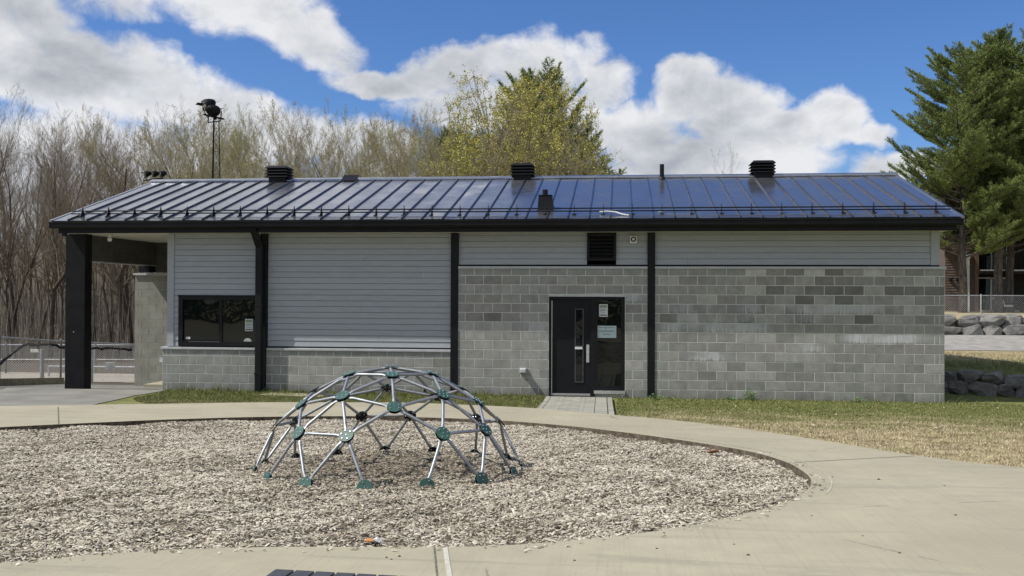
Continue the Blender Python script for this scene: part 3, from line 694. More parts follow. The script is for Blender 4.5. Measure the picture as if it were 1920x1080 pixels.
# --- window
win = MB()
wx0, wx1, wz0, wz1 = -16.46, -14.58, 1.02, 2.12
win.box(wx0, wx1, .0, .1, wz1-.075, wz1); win.box(wx0, wx1, .0, .1, wz0, wz0+.085); win.box(wx0, wx0+.10, .0, .1, wz0+.085, wz1-.075); win.box(wx1-.07, wx1, .0, .1, wz0+.085, wz1-.075)
window = obj('window', win, M['black'], B)
s1 = MB(); s1.box(-15.52, -15.44, .015, .09, wz0+.085, wz1-.075); s1.box(-16.36, -15.52, .02, .08, wz0+.085, wz0+.13); obj('sash', s1, M['black'], window)
s2 = MB(); s2.box(-16.22, -15.50, .012, .02, 1.095, 1.108); obj('sash_rail', s2, M['alu'], window)
p = MB(); p.box(-16.35, -15.521, .05, .056, wz0+.131, wz1-.076); obj('pane', p, M['glass'], window)
p = MB(); p.box(-15.439, wx1-.071, .04, .046, wz0+.086, wz1-.076); obj('pane', p, M['glass'], window)
h_ = MB(); h_.box(wx0-.02, wx1, -.012, .08, wz1, wz1+.02); obj('drip_edge', h_, M['black'], window)
s_ = MB(); s_.box(-16.30, -16.20, .044, .049, 1.16, 1.21); obj('sticker', s_, M['white'], window)
mb = MB(); mb.add([(-14.86+.09*math.cos(t*PI/8), .038, 1.12+.075*math.sin(t*PI/8)) for t in range(9)], [tuple(range(8, -1, -1))]); obj('sticker', mb, M['capflash'], window)
# --- door
door = MB(); door.box(-8.11, -7.24, .045, .10, .05, 2.10)
df = MB(); df.box(-8.14, -8.10, -.005, .2, .0, 2.15); df.box(-7.25, -7.15, -.005, .2, .0, 2.15); df.box(-8.10, -7.25, -.005, .2, 2.10, 2.15)
DO = obj('door', door, M['black'], B, label='black steel door with a narrow upright glazed slit')
obj('door_frame', df, M['black'], DO)
m_ = MB(); m_.box(-8.085, -8.068, .03, .05, .07, 2.06); obj('hinge_strip', m_, M['alu'], DO)
m_ = MB(); m_.box(-8.09, -7.24, .02, .09, .03, .075); obj('kick_strip', m_, M['alu'], DO)
m_ = MB(); m_.box(-7.555, -7.425, .036, .044, 1.10, 1.87); obj('pane', m_, M['glass'], DO)
m_ = MB(); m_.box(-7.575, -7.405, .036, .044, .33, 1.02); obj('pane', m_, M['glass'], DO)
for z0_, z1_ in ((1.08, 1.89), (.31, 1.04)):
    m_ = MB(); m_.box(-7.585, -7.562, .030, .045, z0_, z1_); m_.box(-7.418, -7.395, .030, .045, z0_, z1_); m_.box(-7.562, -7.418, .030, .045, z1_-.02, z1_); m_.box(-7.562, -7.418, .030, .045, z0_, z0_+.02); obj('pane_frame', m_, M['slat'], DO)
m_ = MB(); m_.box(-7.58, -7.42, .027, .043, 1.025, 1.075); obj('sticker', m_, M['white'], DO)
m_ = MB(); m_.box(-7.335, -7.275, .008, .018, .745, 1.125); m_.box(-7.325, -7.285, .018, .045, .77, .80); m_.box(-7.325, -7.285, .018, .045, 1.06, 1.09); m_.tube((-7.305, .008, .93), (-7.305, -.004, .93), .016, n=10); obj('pull_handle', m_, M['alu'], DO)
# sidelight
sl = MB(); sl.box(-7.15, -7.10, .0, .15, .15, 2.15); sl.box(-6.60, -6.52, .0, .15, .15, 2.15); sl.box(-7.10, -6.60, .0, .15, 2.09, 2.15); sl.box(-7.10, -6.60, .0, .15, .15, .24)
SL = obj('sidelight', sl, M['black'], B)
m_ = MB(); m_.box(-7.10, -6.60, .055, .06, .24, 2.09); obj('pane', m_, M['glass'], SL)
m_ = MB(); m_.box(-7.17, -6.51, -.035, .1, .10, .15); m_.box(-7.17, -6.51, -.04, -.035, .085, .15); obj('sill', m_, M['alu'], SL)
m_ = MB(); m_.box(-8.16, -6.50, -.012, .1, 2.15, 2.18); obj('door_lintel', m_, M['capflash'], B)
m_ = MB(); m_.box(-8.16, -7.14, -.10, .3, -.1, .012); obj('threshold', m_, M['soil'], B)
# tap below the sidelight
m_ = MB(); m_.tube((-6.57, .05, .04), (-6.57, -.06, .04), .022, n=8); m_.tube((-6.57, -.05, .05), (-6.57, -.05, -.01), .014, n=8); m_.box(-6.61, -6.53, -.07, -.055, .05, .065); obj('tap', m_, M['alu'], B)
# --- notices (paper on glass)
def notice(x0, x1, z0, z1, y, label, blue=False):
    t = thing('notice', label, 'notice', (x0, y, z0)); w = x1-x0; h = z1-z0
    m_ = MB(); m_.box(0, w, 0, .002, 0, h); obj('sheet', m_, M['paperblue' if blue else 'paper'], t)
    if blue:
        k = MB()
        for zz, a, b, s in ((.86, .06, .94, .018), (.80, .35, .65, .012), (.62, .15, .82, .012), (.55, .06, .92, .016), (.48, .2, .78, .012), (.29, .3, .68, .03)):
            x = a
            while x < b: e = min(b, x+random.uniform(.03, .09)); k.box(x*w, e*w, -.0015, -.0005, (zz-s)*h, (zz+s)*h); x = e+.018
        obj('print', k, M['ink'], t)
    else:
        k = MB(); k.box(.08*w, .92*w, -.0015, -.0005, .73*h, .93*h); obj('print', k, M['green_ink'], t, label='green heading band')
        k = MB(); k.box(.07*w, .93*w, -.0015, -.0005, .09*h, .17*h); k.box(.07*w, .93*w, -.0015, -.0005, .48*h, .505*h)
        for zz, a, b, s in ((.66, .14, .85, .008), (.6, .14, .7, .008), (.55, .14, .78, .008), (.42, .14, .6, .008), (.31, .25, .42, .022), (.31, .47, .58, .022), (.31, .62, .75, .022)): k.box(a*w, b*w, -.0015, -.0005, (zz-s)*h, (zz+s)*h)
        obj('print', k, M['ink'], t, label='black lines and footer bar')
notice(-14.92, -14.74, 1.35, 1.62, .036, 'white notice with green heading taped inside the window')
notice(-7.07, -6.885, 1.72, 1.99, .052, 'white notice with green heading at the top of the door sidelight')
notice(-7.10, -6.70, 1.27, 1.53, .052, 'wide pale blue notice taped across the middle of the door sidelight', True)
# --- pilasters and downspout
for x0, x1, zb in ((-6.044, -5.887, -.1), (-10.275, -10.111, -.1), (-14.53, -14.41, -.1)):
    m_ = MB(); m_.fbox(x0, x1, -.02, .05, zb, 3.52, .004); obj('pilaster', m_, M['black'], B)
ds = MB(); ds.fbox(-14.60, -14.46, -.21, -.085, -.02, 3.22, .01)
ds.yzprism([(-.21, 3.22), (-.085, 3.22), (-.45, 3.6), (-.58, 3.6)], -14.60, -14.46)
ds.box(-14.61, -14.45, -.215, -.08, 1.9, 1.94); ds.box(-14.61, -14.45, -.215, -.08, .4, .44)
obj('downspout', ds, M['black'], B)
# --- louvre vent
lv = MB(); lv.box(-7.33, -7.28, -.01, .07, 2.92, 3.5); lv.box(-6.76, -6.71, -.01, .07, 2.92, 3.5); lv.box(-7.28, -6.76, -.01, .07, 2.92, 2.97); lv.box(-7.28, -6.76, -.01, .07, 3.45, 3.5); lv.box(-7.28, -6.76, .06, .07, 2.97, 3.45)
LV = obj('wall_vent', lv, M['black'], B)
for i in range(6):
    z = 2.985+i*.078; m_ = MB(); m_.yzprism([(0, z), (0, z+.008), (.055, z+.055), (.055, z+.045)], -7.28, -6.76); obj('louver', m_, M['black'], LV)
# --- siren box under the soffit, outlet box, wall light
m_ = MB(); m_.fbox(-6.42, -6.27, -.05, .05, 3.29, 3.45, .01); S = obj('alarm_siren', m_, M['white'], B)
m_ = MB(); m_.tube((-6.345, -.05, 3.37), (-6.345, -.065, 3.37), .055, n=20); obj('sounder_ring', m_, M['black'], S)
m_ = MB(); m_.tube((-6.345, -.065, 3.37), (-6.345, -.072, 3.37), .028, n=16); obj('sounder', m_, M['white'], S)
m_ = MB(); m_.fbox(-8.76, -8.61, -.05, .0, .50, .61, .008); S = obj('outlet_box', m_, M['capflash'], B)
m_ = MB(); m_.fbox(-8.745, -8.625, -.155, -.05, .515, .60, .012); obj('outlet_cover', m_, M['capflash'], S)
m_ = MB(); m_.fbox(-17.0, -16.85, .2, .35, .62, .74, .01); obj('outlet_box', m_, M['white'], B)
m_ = MB(); m_.tube((-18.23, .25, 3.52), (-18.23, .25, 3.47), .05, n=12); m_.tube((-18.23, .25, 3.46), (-18.19, .17, 3.40), .035, .05, n=12); obj('spot_lamp', m_, M['white'], B)
for q_ in ((-10.86, -10.82, -.04, .0, .02, .12), (-12.65, -12.6, -.05, .0, .03, .13)):
    m_ = MB(); m_.box(*q_); obj('wall_stub', m_, M['black'], B)
# --- canopy
CO = MB(); CO.fbox(-19.14, -18.67, -.02, .27, -.03, 3.52, .008); CO.box(-18.92, -18.68, .10, .28, -.03, 3.52)
col = obj('column', CO, M['column'], B)
m_ = MB(); m_.box(-19.03, -18.75, .03, .22, -.14, -.03); obj('base_plate', m_, M['black'], col)
m_ = MB(); m_.tube((-18.93, -.02, 1.30), (-18.93, -.03, 1.30), .012, n=8); obj('stud', m_, M['alu'], col)
for (nm, x0, x1, y0, y1) in (('fascia_band', -18.98, -18.84, .28, 3.69),):
    m_ = MB(); m_.box(x0, x1, y0, y1, 2.93, 3.52); fb = obj(nm, m_, M['darkwall'], B)
    for i in range(5):
        z = 2.93+i*.12; m_ = MB(); m_.add([(x1+.012, y0, z), (x1+.012, y1, z), (x1+.002, y1, z+.118), (x1+.002, y0, z+.118), (x1, y0, z), (x1, y1, z), (x1, y1, z+.118), (x1, y0, z+.118)], [(0, 1, 2, 3), (0, 4, 5, 1), (3, 2, 6, 7)]); obj('siding_board', m_, M['sidingdark'], fb)
    m_ = MB(); m_.box(x0-.01, x1+.02, y0, y1, 2.905, 2.93); obj('band_cap', m_, M['capflash'], fb)
m_ = MB(); m_.box(-18.97, -16.75, 3.71, 3.81, 2.74, 3.52); rb = obj('fascia_band', m_, M['darkwall'], B)
for i in range(6):
    z = 2.745+i*.127; m_ = MB(); m_.yzprism([(3.695, z+.002), (3.695, z+.01), (3.706, z+.124), (3.709, z+.124), (3.709, z+.002)], -18.96, -16.75); obj('siding_board', m_, M['sidingdark'], rb)
m_ = MB(); m_.box(-19.12, -18.84, 3.3, 3.64, 2.735, 2.90); obj('beam_end', m_, M['black'], B)
# --- soffit, fascia, gutter
m_ = MB(); m_.box(-19.0, .03, -.435, 8.9, 3.525, 3.545)
sf = obj('soffit', m_, M['soffit'], B)
m_ = MB()
for i in range(120): m_.box(-18.9+i*.157, -18.885+i*.157, -.43, -.01, 3.519, 3.5245)
obj('soffit_rib', m_, M['soffit'], sf, kind='stuff')
m_ = MB(); m_.box(-19.04, .08, -.475, -.435, 3.508, 3.748); obj('fascia', m_, M['black'], B)
m_ = MB(); m_.yzprism([(-0.475, 3.608), (-0.575, 3.608), (-0.62, 3.648), (-0.62, 3.708), (-0.64, 3.733), (-0.64, 3.743), (-0.62, 3.743), (-0.605, 3.728), (-0.605, 3.658), (-0.57, 3.623), (-0.495, 3.623), (-0.495, 3.738), (-0.475, 3.738)], -19.17, .165); obj('gutter', m_, M['black'], B)
m_ = MB(); m_.box(-19.17, -19.15, -.62, -.475, 3.618, 3.743); m_.box(.145, .165, -.62, -.475, 3.618, 3.743); m_.box(-18.92, -18.84, -.535, -.475, 3.44, 3.508); obj('gutter_end', m_, M['black'], B)
# --- roof: gable with standing seams
YE, ZE, YR, ZR = -.52, 3.782, 4.24, 5.215
RX0, RX1 = -19.215, .195
def zr(y): return ZE+(ZR-ZE)*(y-YE)/(YR-YE)
YB = YR+(YR-YE)
m_ = MB(); m_.yzprism([(YE+.02, ZE-.05), (YE+.02, ZE-.012), (YR, ZR-.012), (YB, ZE-.012), (YB, ZE-.05), (YR, ZR-.16)], RX0+.01, RX1-.01)
roof = obj('roof', m_, M['black'], B)
m_ = MB(); m_.box(RX0+.01, RX1-.01, YE-.006, YE+.03, ZE-.05, ZE-.006); obj('drip_edge', m_, M['black'], roof)
pitch = .443; seams = []; x = -18.79
while x < RX1-.05: seams.append(x); x += pitch
edges = [RX0]+seams+[RX1]
nrm = Vector((0, -(ZR-ZE), YR-YE)).normalized()
for i, (a, b) in enumerate(zip(edges, edges[1:])):
    m_ = MB(); cols = 5; rows = 6; vs = []; fs = []
    for r_ in range(rows+1):
        y = YE+(YR-YE)*r_/rows
        for c in range(cols+1):
            u = c/cols; bow = .0055*math.sin(PI*u)*math.sin(r_*1.3+i*2.1)
            vs.append((a+.004+(b-a-.008)*u, y+nrm.y*bow, zr(y)+nrm.z*bow))
    for r_ in range(rows):
        for c in range(cols): q = r_*(cols+1)+c; fs.append((q, q+1, q+cols+2, q+cols+1))
    m_.add(vs, fs)
    obj('roof_panel', m_, M['roof'], roof, smooth=True)
for x in seams:
    m_ = MB(); H = .036; w = .009
    m_.add([(x-w, YE, ZE), (x+w, YE, ZE), (x+w, YE+nrm.y*H, ZE+nrm.z*H), (x-w, YE+nrm.y*H, ZE+nrm.z*H), (x-w, YR, ZR), (x+w, YR, ZR), (x+w, YR+nrm.y*H, ZR+nrm.z*H), (x-w, YR+nrm.y*H, ZR+nrm.z*H)], [(0, 1, 2, 3), (1, 5, 6, 2), (2, 6, 7, 3), (3, 7, 4, 0), (4, 7, 6, 5)])
    obj('seam', m_, M['seam'], roof)
m_ = MB(); m_.add([(RX0, YR, ZR-.01), (RX1, YR, ZR-.01), (RX1, YB, ZE), (RX0, YB, ZE)], [(0, 1, 2, 3)]); obj('roof_panel', m_, M['roof'], roof, label='rear roof slope')
m_ = MB(); m_.yzprism([(YR-.15, ZR-.035), (YR-.15, ZR-.01), (YR-.14, ZR+.02), (YR, ZR+.062), (YR+.14, ZR+.02), (YR+.15, ZR-.035)], RX0-.01, RX1+.01); obj('ridge_cap', m_, M['roof'], roof)
for s, x in ((-1, RX0), (1, RX1)):
    m_ = MB(); xa, xb = (x-.012, x+.05) if s < 0 else (x-.05, x+.012)
    m_.yzprism([(YE-.01, ZE-.14), (YE-.01, ZE+.012), (YR, ZR+.012), (YB, ZE+.012), (YB, ZE-.14), (YR, ZR-.14)], xa, xb); obj('rake_trim', m_, M['roof'], roof)
m_ = MB(); m_.yzprism([(YR-.3, zr(YR-.3)+.03), (YR-.3, zr(YR-.3)+.04), (YR-.02, ZR+.13), (YR+.0, ZR+.10)], -13.9, -13.5); obj('lifted_flashing', m_, M['black'], roof)
# --- snow guard
SG = link('snow_guard', None, B); yg = -.10; zg = zr(yg)
for dy, dz in ((0, .065), (-.0, .125)):
    m_ = MB(); m_.tube((-18.98, yg+dy+.02, zg+dz), (-.02+.1, yg+dy+.02, zg+dz), .015, n=8); obj('rail', m_, M['black'], SG)
x = -18.70; bm_ = None
while x < .0:
    if bm_ is None:
        k = MB(); k.yzprism([(-.10, -.03), (-.10, -.01), (-.02, .12), (.015, .215), (.03, .215), (.06, .12), (.10, .05), (.10, .03)], -.005, .005); k.box(-.04, .04, -.08, -.02, -.018, -.004)
        bm_ = k.mesh('bracket', M['black'])
    o = link('bracket', bm_, SG); o.location = (x, yg, zg); x += .6167
# --- roof vents: stacked louvre hoods
def roof_vent(x, label):
    V_ = link('roof_vent', None, B); V_['label'] = label
    m_ = MB(); m_.box(x-.22, x+.22, YR-.24, YR+.2, ZR-.12, ZR+.36); obj('vent_box', m_, M['black'], V_)
    for i in range(4):
        z = ZR+.07+i*.078; m_ = MB(); a, b_ = .30, .235
        lo = [(-a, -a), (a, -a), (a, a), (-a, a)]; 
        vs = [(x+p*1, YR-.02+q, z) for p, q in lo]+[(x+p*b_/a, YR-.02+q*b_/a, z+.06) for p, q in lo]+[(x+p*1, YR-.02+q, z-.01) for p, q in lo]
        m_.add(vs, [(0, 1, 5, 4), (1, 2, 6, 5), (2, 3, 7, 6), (3, 0, 4, 7), (8, 9, 1, 0), (9, 10, 2, 1), (10, 11, 3, 2), (11, 8, 0, 3), (11, 10, 9, 8), (4, 5, 6, 7)]); obj('louver', m_, M['black'], V_)
    m_ = MB(); m_.box(x-.17, x+.17, YR-.19, YR+.15, ZR+.36, ZR+.375); obj('vent_top', m_, M['black'], V_)
roof_vent(-15.66, 'louvred roof vent nearest the canopy end'); roof_vent(-9.13, 'louvred roof vent above the door bay'); roof_vent(-3.07, 'louvred roof vent near the right end')
m_ = MB(); m_.tube((-5.58, 3.95, zr(3.95)-.02), (-5.58, 3.95, 5.50), .055, n=14); PV = obj('vent_pipe', m_, M['black'], B)
m_ = MB(); m_.tube((-5.58, 3.95, zr(3.95)-.01), (-5.58, 3.95, zr(3.95)+.05), .09, .06, n=14); obj('pipe_flashing', m_, M['black'], PV)
yk = .45; zk = zr(yk); m_ = MB(); m_.add([(-8.42, yk-.17, zk-.06), (-8.08, yk-.17, zk-.06), (-8.08, yk+.2, zk+.05), (-8.42, yk+.2, zk+.05), (-8.395, yk-.14, zk+.28), (-8.115, yk-.14, zk+.28), (-8.115, yk+.14, zk+.28), (-8.395, yk+.14, zk+.28)], [(0, 1, 5, 4), (1, 2, 6, 5), (2, 3, 7, 6), (3, 0, 4, 7), (4, 5, 6, 7)]); m_.box(-8.405, -8.105, yk-.15, yk+.15, zk+.28, zk+.295)
PV = obj('vent_curb', m_, M['black'], B)
m_ = MB(); m_.tube((-8.265, yk, zk+.29), (-8.265, yk, zk+.42), .06, n=14); obj('vent_pipe', m_, M['black'], PV)
m_ = MB(); m_.box(-8.44, -8.06, yk-.21, yk-.17, zk-.07, zk-.045); obj('curb_flashing', m_, M['slat'], PV)
# white broken strip lying on the roof, and a thin one further right
def roofpt(x, y, d=.03): return (x, y, zr(y)+d)
m_ = MB(); m_.path([roofpt(-7.06, -.12, .05), roofpt(-6.9, -.16, .07), roofpt(-6.72, -.2, .06), roofpt(-6.56, -.30, .03), roofpt(-6.45, -.33, .02)], .014, 6)
tag(obj('plastic_strip', m_, M['white']), 'thick bent white plastic strip caught below the roof rail', 'plastic strip')
m_ = MB(); m_.path([roofpt(-5.83, -.02, .02), roofpt(-5.6, .02, .03), roofpt(-5.4, -.0, .03), roofpt(-5.2, .06, .04), roofpt(-4.95, .04, .02)], .007, 5)
tag(obj('plastic_strip', m_, M['white']), 'thin white strip lying on the roof under the vent pipe', 'plastic strip')

# --- paver walk
pw = MB(); pw.prism([(-8.19, -.12), (-8.175, -1.0), (-6.76, -1.0), (-6.78, -.12)], -.02, .0); pw.prism([(-8.175, -1.0), (-8.11, -4.55), (-6.70, -4.55), (-6.76, -1.0)], -.02, .0)
for i, v in enumerate(pw.v): pw.v[i] = (v[0], v[1], v[2]+.010+zf(0, v[1]))
PW = obj('walkway', pw, M['soil'], kind='structure')
pmesh = {}
def paver(x, y, w, d, skew=0):
    key = (round(w, 3), round(d, 3))
    if key not in pmesh:
        k = MB(); c = .004
        k.add([(0, 0, 0), (w, 0, 0), (w, d, 0), (0, d, 0), (c, c, .012), (w-c, c, .012), (w-c, d-c, .012), (c, d-c, .012)], [(4, 5, 6, 7), (0, 1, 5, 4), (1, 2, 6, 5), (2, 3, 7, 6), (3, 0, 4, 7)]); pmesh[key] = k.mesh('paver', M['paver'])
    o = link('paver', pmesh[key], PW); ym = y+d/2; o.location = (x, y, .014+zf(0, y)); o.rotation_euler = (-.04 if ym < -1 else 0, 0, 0)
sh = lambda y: (-y)*.018
for i in range(14): y = -.15-.31*(i+1); paver(-8.19+sh(y), y+.005, .10, .30); paver(-6.89+sh(y), y+.005, .10, .30)
y = -.15; r_ = 0
while y > -4.4:
    x = -8.08+sh(y); xe = -6.895+sh(y); d = .15
    off = [(.3, .2, .15, .3, .235), (.15, .3, .3, .2, .235), (.2, .15, .3, .3, .235), (.3, .3, .15, .2, .235)][r_ % 4]
    for w in off: paver(x, y-d, w-.006, d-.006); x += w
    y -= d; r_ += 1

# ================================================================== CLIMBING DOME
DC = Vector((-9.03, -10.71, .3885)); S_ = .82
RHO = dict(A=0, B=.55, C=1.151, D=1.019, E=1.446, F=1.70, G=1.69); HH = dict(A=1.24, B=1.157, C=.802, D=.924, E=.503, F=-.035, G=-.045)
dome = thing('climbing_dome', 'low dome climbing frame of galvanised tubes and green plates in the wood-chip pit', 'climbing frame', DC)
def dnode(r, az_, scale=1.0, dh=0):
    a = math.radians(az_)-.278; x = -RHO[r]*math.sin(a)*S_; y = -RHO[r]*math.cos(a)*S_
    return Vector((x, y, HH[r]*S_+dh+.011*x-.044*y))
nodes = {('A', 0): dnode('A', 0)}
for k in range(5):
    a = 72*k; nodes[('B', a)] = dnode('B', a); nodes[('C', a)] = dnode('C', a); nodes[('D', a+36)] = dnode('D', a+36)
    nodes[('E', a-22)] = dnode('E', a-22.3); nodes[('E', a+22)] = dnode('E', a+22.3); nodes[('F', a+36)] = dnode('F', a+36)
    nodes[('G', a-12)] = dnode('G', a-11.7); nodes[('G', a+12)] = dnode('G', a+11.7)
def norm360(r, a):
    for key in nodes:
        if key[0] == r and (key[1]-a) % 360 == 0: return key
E_ = []
for k in range(5):
    a = 72*k; A, Bn, Cn = ('A', 0), norm360('B', a), norm360('C', a); B2, C2, Dn = norm360('B', a+72), norm360('C', a+72), norm360('D', a+36)
    Em, Ep, E2 = norm360('E', a-22), norm360('E', a+22), norm360('E', a+72-22); Fn = norm360('F', a+36)
    E_ += [(A, Bn), (Bn, B2), (Bn, Cn), (Dn, Bn), (Dn, B2), (Dn, Cn), (Dn, C2), (Cn, Em), (Cn, Ep), (Dn, Ep), (Dn, E2), (Ep, E2), (Fn, Ep), (Fn, E2), (norm360('G', a-12), Em), (norm360('G', a+12), Ep)]
cen_d = Vector((0, 0, -.55))
def bar(p, q, np_, nq):
    """tube with pressed-flat ends bolted between the plates"""
    m_ = MB(); d = (q-p); L_ = d.length; d.normalize(); n0_ = ((np_+nq)/2); n0_ = (n0_-d*n0_.dot(d)).normalized(); s0 = d.cross(n0_); K = 10
    st = [(.03, .020, .004), (.072, .020, .004), (.11, .0165, .0145), (.135, .0158, .0158)]
    prof = [(t, a, b) for t, a, b in st]+[(L_-t, a, b) for t, a, b in reversed(st)]
    vs = []; fs = []
    for t, a, b in prof:
        for i in range(K): g = 2*PI*i/K; vs.append(p+d*t+s0*a*math.cos(g)+n0_*b*math.sin(g))
    for j in range(len(prof)-1):
        for i in range(K): fs.append((j*K+i, j*K+(i+1) % K, (j+1)*K+(i+1) % K, (j+1)*K+i))
    fs += [tuple(range(K-1, -1, -1)), tuple(range((len(prof)-1)*K, len(prof)*K))]
    m_.add(vs, fs); obj('bar', m_, M['tube'], dome, smooth=True)
NR = {}
for key, p in nodes.items():
    nn = (p-cen_d).normalized()
    if key[0] in 'FG': nn = Vector((p.x, p.y, .55)).normalized()
    NR[key] = nn
for a, b in E_: bar(nodes[a], nodes[b], NR[a], NR[b])
for key, p in nodes.items():
    nn = NR[key]; a = nn.orthogonal().normalized(); b = nn.cross(a); val = sum(key in e for e in E_)
    m_ = MB(); 
    for s0, s1, q_ in ((.009, .015, 0), (-.015, -.009, 1)): m_.tube(p+nn*s0, p+nn*s1, .071, .071, 24, True, q_)
    hp = obj('hub_plate', m_, [M['plate'], M['black']], dome)
    m_ = MB()
    dirs = []
    for e in E_:
        if key in e:
            o = nodes[e[1] if e[0] == key else e[0]]; d = (o-p); d = (d-nn*d.dot(nn)).normalized(); dirs.append(d)
    for d in dirs:
        c = p+d*.048; m_.tube(c+nn*.015, c+nn*.023, .0085, .006, 7); m_.tube(c-nn*.015, c-nn*.023, .0085, .006, 7)
    m_.tube(p+nn*.015, p+nn*.021, .007, .005, 7)
    obj('bolt', m_, M['bolt'], hp, kind='stuff')

# ================================================================== BENCH at the lower edge
bn = thing('slatted_bench', 'dark grey bench of narrow crosswise slats standing on the near path', 'bench', (-8.085, -16.70, .57), math.radians(-3.2))
zt = .43
sl_m = None
ang = math.atan2(-.10, -.99)
for i in range(9):
    k = MB(); x0 = i*.0905+.004
    k.add([(x0, 0, zt-.022), (x0+.082, 0, zt-.022), (x0+.082-.0, -.42, zt-.022), (x0, -.42, zt-.022), (x0+.002, 0-.002, zt), (x0+.08, -.002, zt), (x0+.08, -.418, zt), (x0+.002, -.418, zt)], [(4, 7, 6, 5), (0, 1, 2, 3), (0, 4, 5, 1), (1, 5, 6, 2), (2, 6, 7, 3), (3, 7, 4, 0)])
    obj('slat', k, M['slat'], bn)
k = MB(); k.box(0, .815, -.10, -.06, zt-.06, zt-.024); k.box(0, .815, -.36, -.32, zt-.06, zt-.024); obj('frame', k, M['black'], bn)
for x in (.05, .74):
    for y in (-.09, -.33): k = MB(); k.box(x, x+.04, y-.02, y+.02, -.0, zt-.06); obj('leg', k, M['black'], bn)

# litter
k = MB(); rr = random.Random(3); W_ = .11
pts = [(rr.uniform(-1, 1)*.01+i*W_/4, rr.uniform(-1, 1)*.008+j*.03, abs(rr.gauss(.015, .012))) for j in range(4) for i in range(5)]
fs = [(j*5+i, j*5+i+1, j*5+i+6, j*5+i+5) for j in range(3) for i in range(4)]
k.add(pts, fs[:4]+fs[8:], 0); k.mi = [2, 2, 2, 2]+[0]*4; k.f += fs[4:8]; k.mi += [1, 1, 1, 0]
w = link('wrapper', k.mesh('wrapper', [M['white'], M['orange'], M['ink']])); w.location = (-8.32, -14.45, .512+.01)
tag(w, 'crumpled white and orange snack wrapper at the near edge of the chips', 'wrapper')
k = MB(); k.add([(0, 0, .005), (.05, -.03, .03), (.12, -.02, .045), (.17, 0, .02), (.13, .05, .04), (.06, .05, .035), (.08, .0, .0)], [(0, 1, 6), (1, 2, 6), (2, 3, 6), (3, 4, 6), (4, 5, 6), (5, 0, 6)])
w = link('dead_leaf', k.mesh('dead_leaf', M['deadleaf'])); w.location = (-5.62, -9.1, .315); tag(w, 'curled brown dead leaf on the chips by the curved edge', 'leaf')
k = MB()
for (x, y, s) in ((-7.95, -14.95, .012), (-8.02, -14.99, .01), (-7.98, -15.03, .008), (-5.85, -14.6, .014), (-5.9, -14.3, .008), (-6.9, -14.9, .01), (-5.0, -13.9, .008), (-4.2, -11.2, .018), (-4.1, -13.0, .012), (-3.7, -11.5, .01), (-6.4, -14.5, .01), (-5.2, -13.2, .009), (-3.0, -12.7, .009), (-4.9, -14.4, .011)):
    z = zf(x, y)+PT; k.add([(x-s, y, z), (x, y-s, z), (x+s*1.2, y, z), (x, y+s, z), (x, y, z+s*.8)], [(0, 1, 4), (1, 2, 4), (2, 3, 4), (3, 0, 4)])
obj('debris', k, M['soil'], kind='stuff')

n = 260; lx = rng.uniform(-6.4, 3.0, n); ly = rng.uniform(-9.5, -.1, n); _m = ~inpoly(np.stack([lx, ly], 1), outer); lx = lx[_m]; ly = ly[_m]; n = len(lx); lz = gz(lx, ly)+.03
u = rng.normal(size=(n, 3))*np.array([1, 1, .35]); u /= np.linalg.norm(u, axis=1, keepdims=True); w_ = np.cross(u, np.array([0, 0, 1.]))+rng.normal(0, .2, (n, 3)); c = np.column_stack([lx, ly, lz]); q = rng.uniform(.012, .03, (n, 1))
link('leaf_litter', npmesh('leaf_litter', np.stack([c-u*q, c+w_*q*.7, c+u*q, c-w_*q*.7], 1).reshape(-1, 3), np.arange(4*n).reshape(-1, 4), mat('pale_dead_leaves', (.4, .34, .22), .8, fn=varied((.2, .13, .07), (.62, .56, .42), 3, lo=.4, hi=.6))), kind='stuff', label='scattered pale dead leaves on the right lawn', category='leaves')
# weeds at the wall
def weed(x, y, r, h, n_, label, tall=False):
    k = MB(); rr = random.Random(int(x*100))
    for i in range(n_):
        a = rr.uniform(0, 2*PI); q = rr.uniform(.1, 1)*r; hz = rr.uniform(.15, 1)*h*(1-.5*q/r); c = Vector((math.cos(a)*q, math.sin(a)*q, hz)); L_ = rr.uniform(.02, .05); d = Vector((math.cos(a), math.sin(a), rr.uniform(-.2, .7))).normalized(); s = d.orthogonal().normalized()*L_*.4; k.add([c-s*.2, c+d*L_*.5-s, c+d*L_, c+d*L_*.5+s], [(0, 1, 2, 3)])
        if i % 5 == 0: k.tube((0, 0, 0), c, .002, .001, 3, False)
    o = obj('weed', k, M['weed']); o.location = (x, y, 0); tag(o, label, 'weed', 'weeds along the foot of the wall')
weed(-5.86, -.16, .15, .13, 90, 'round leafy weed at the foot of the right pilaster')
weed(-3.93, -.14, .13, .27, 110, 'tallest leafy weed against the right block wall')
weed(-4.33, -.10, .10, .09, 50, 'low weed just left of the tallest one by the wall')
weed(-1.72, -.12, .12, .12, 50, 'straggly weed near the right corner of the wall')
weed(-14.35, -.12, .10, .14, 50, 'tuft of weed at the foot of the downspout')

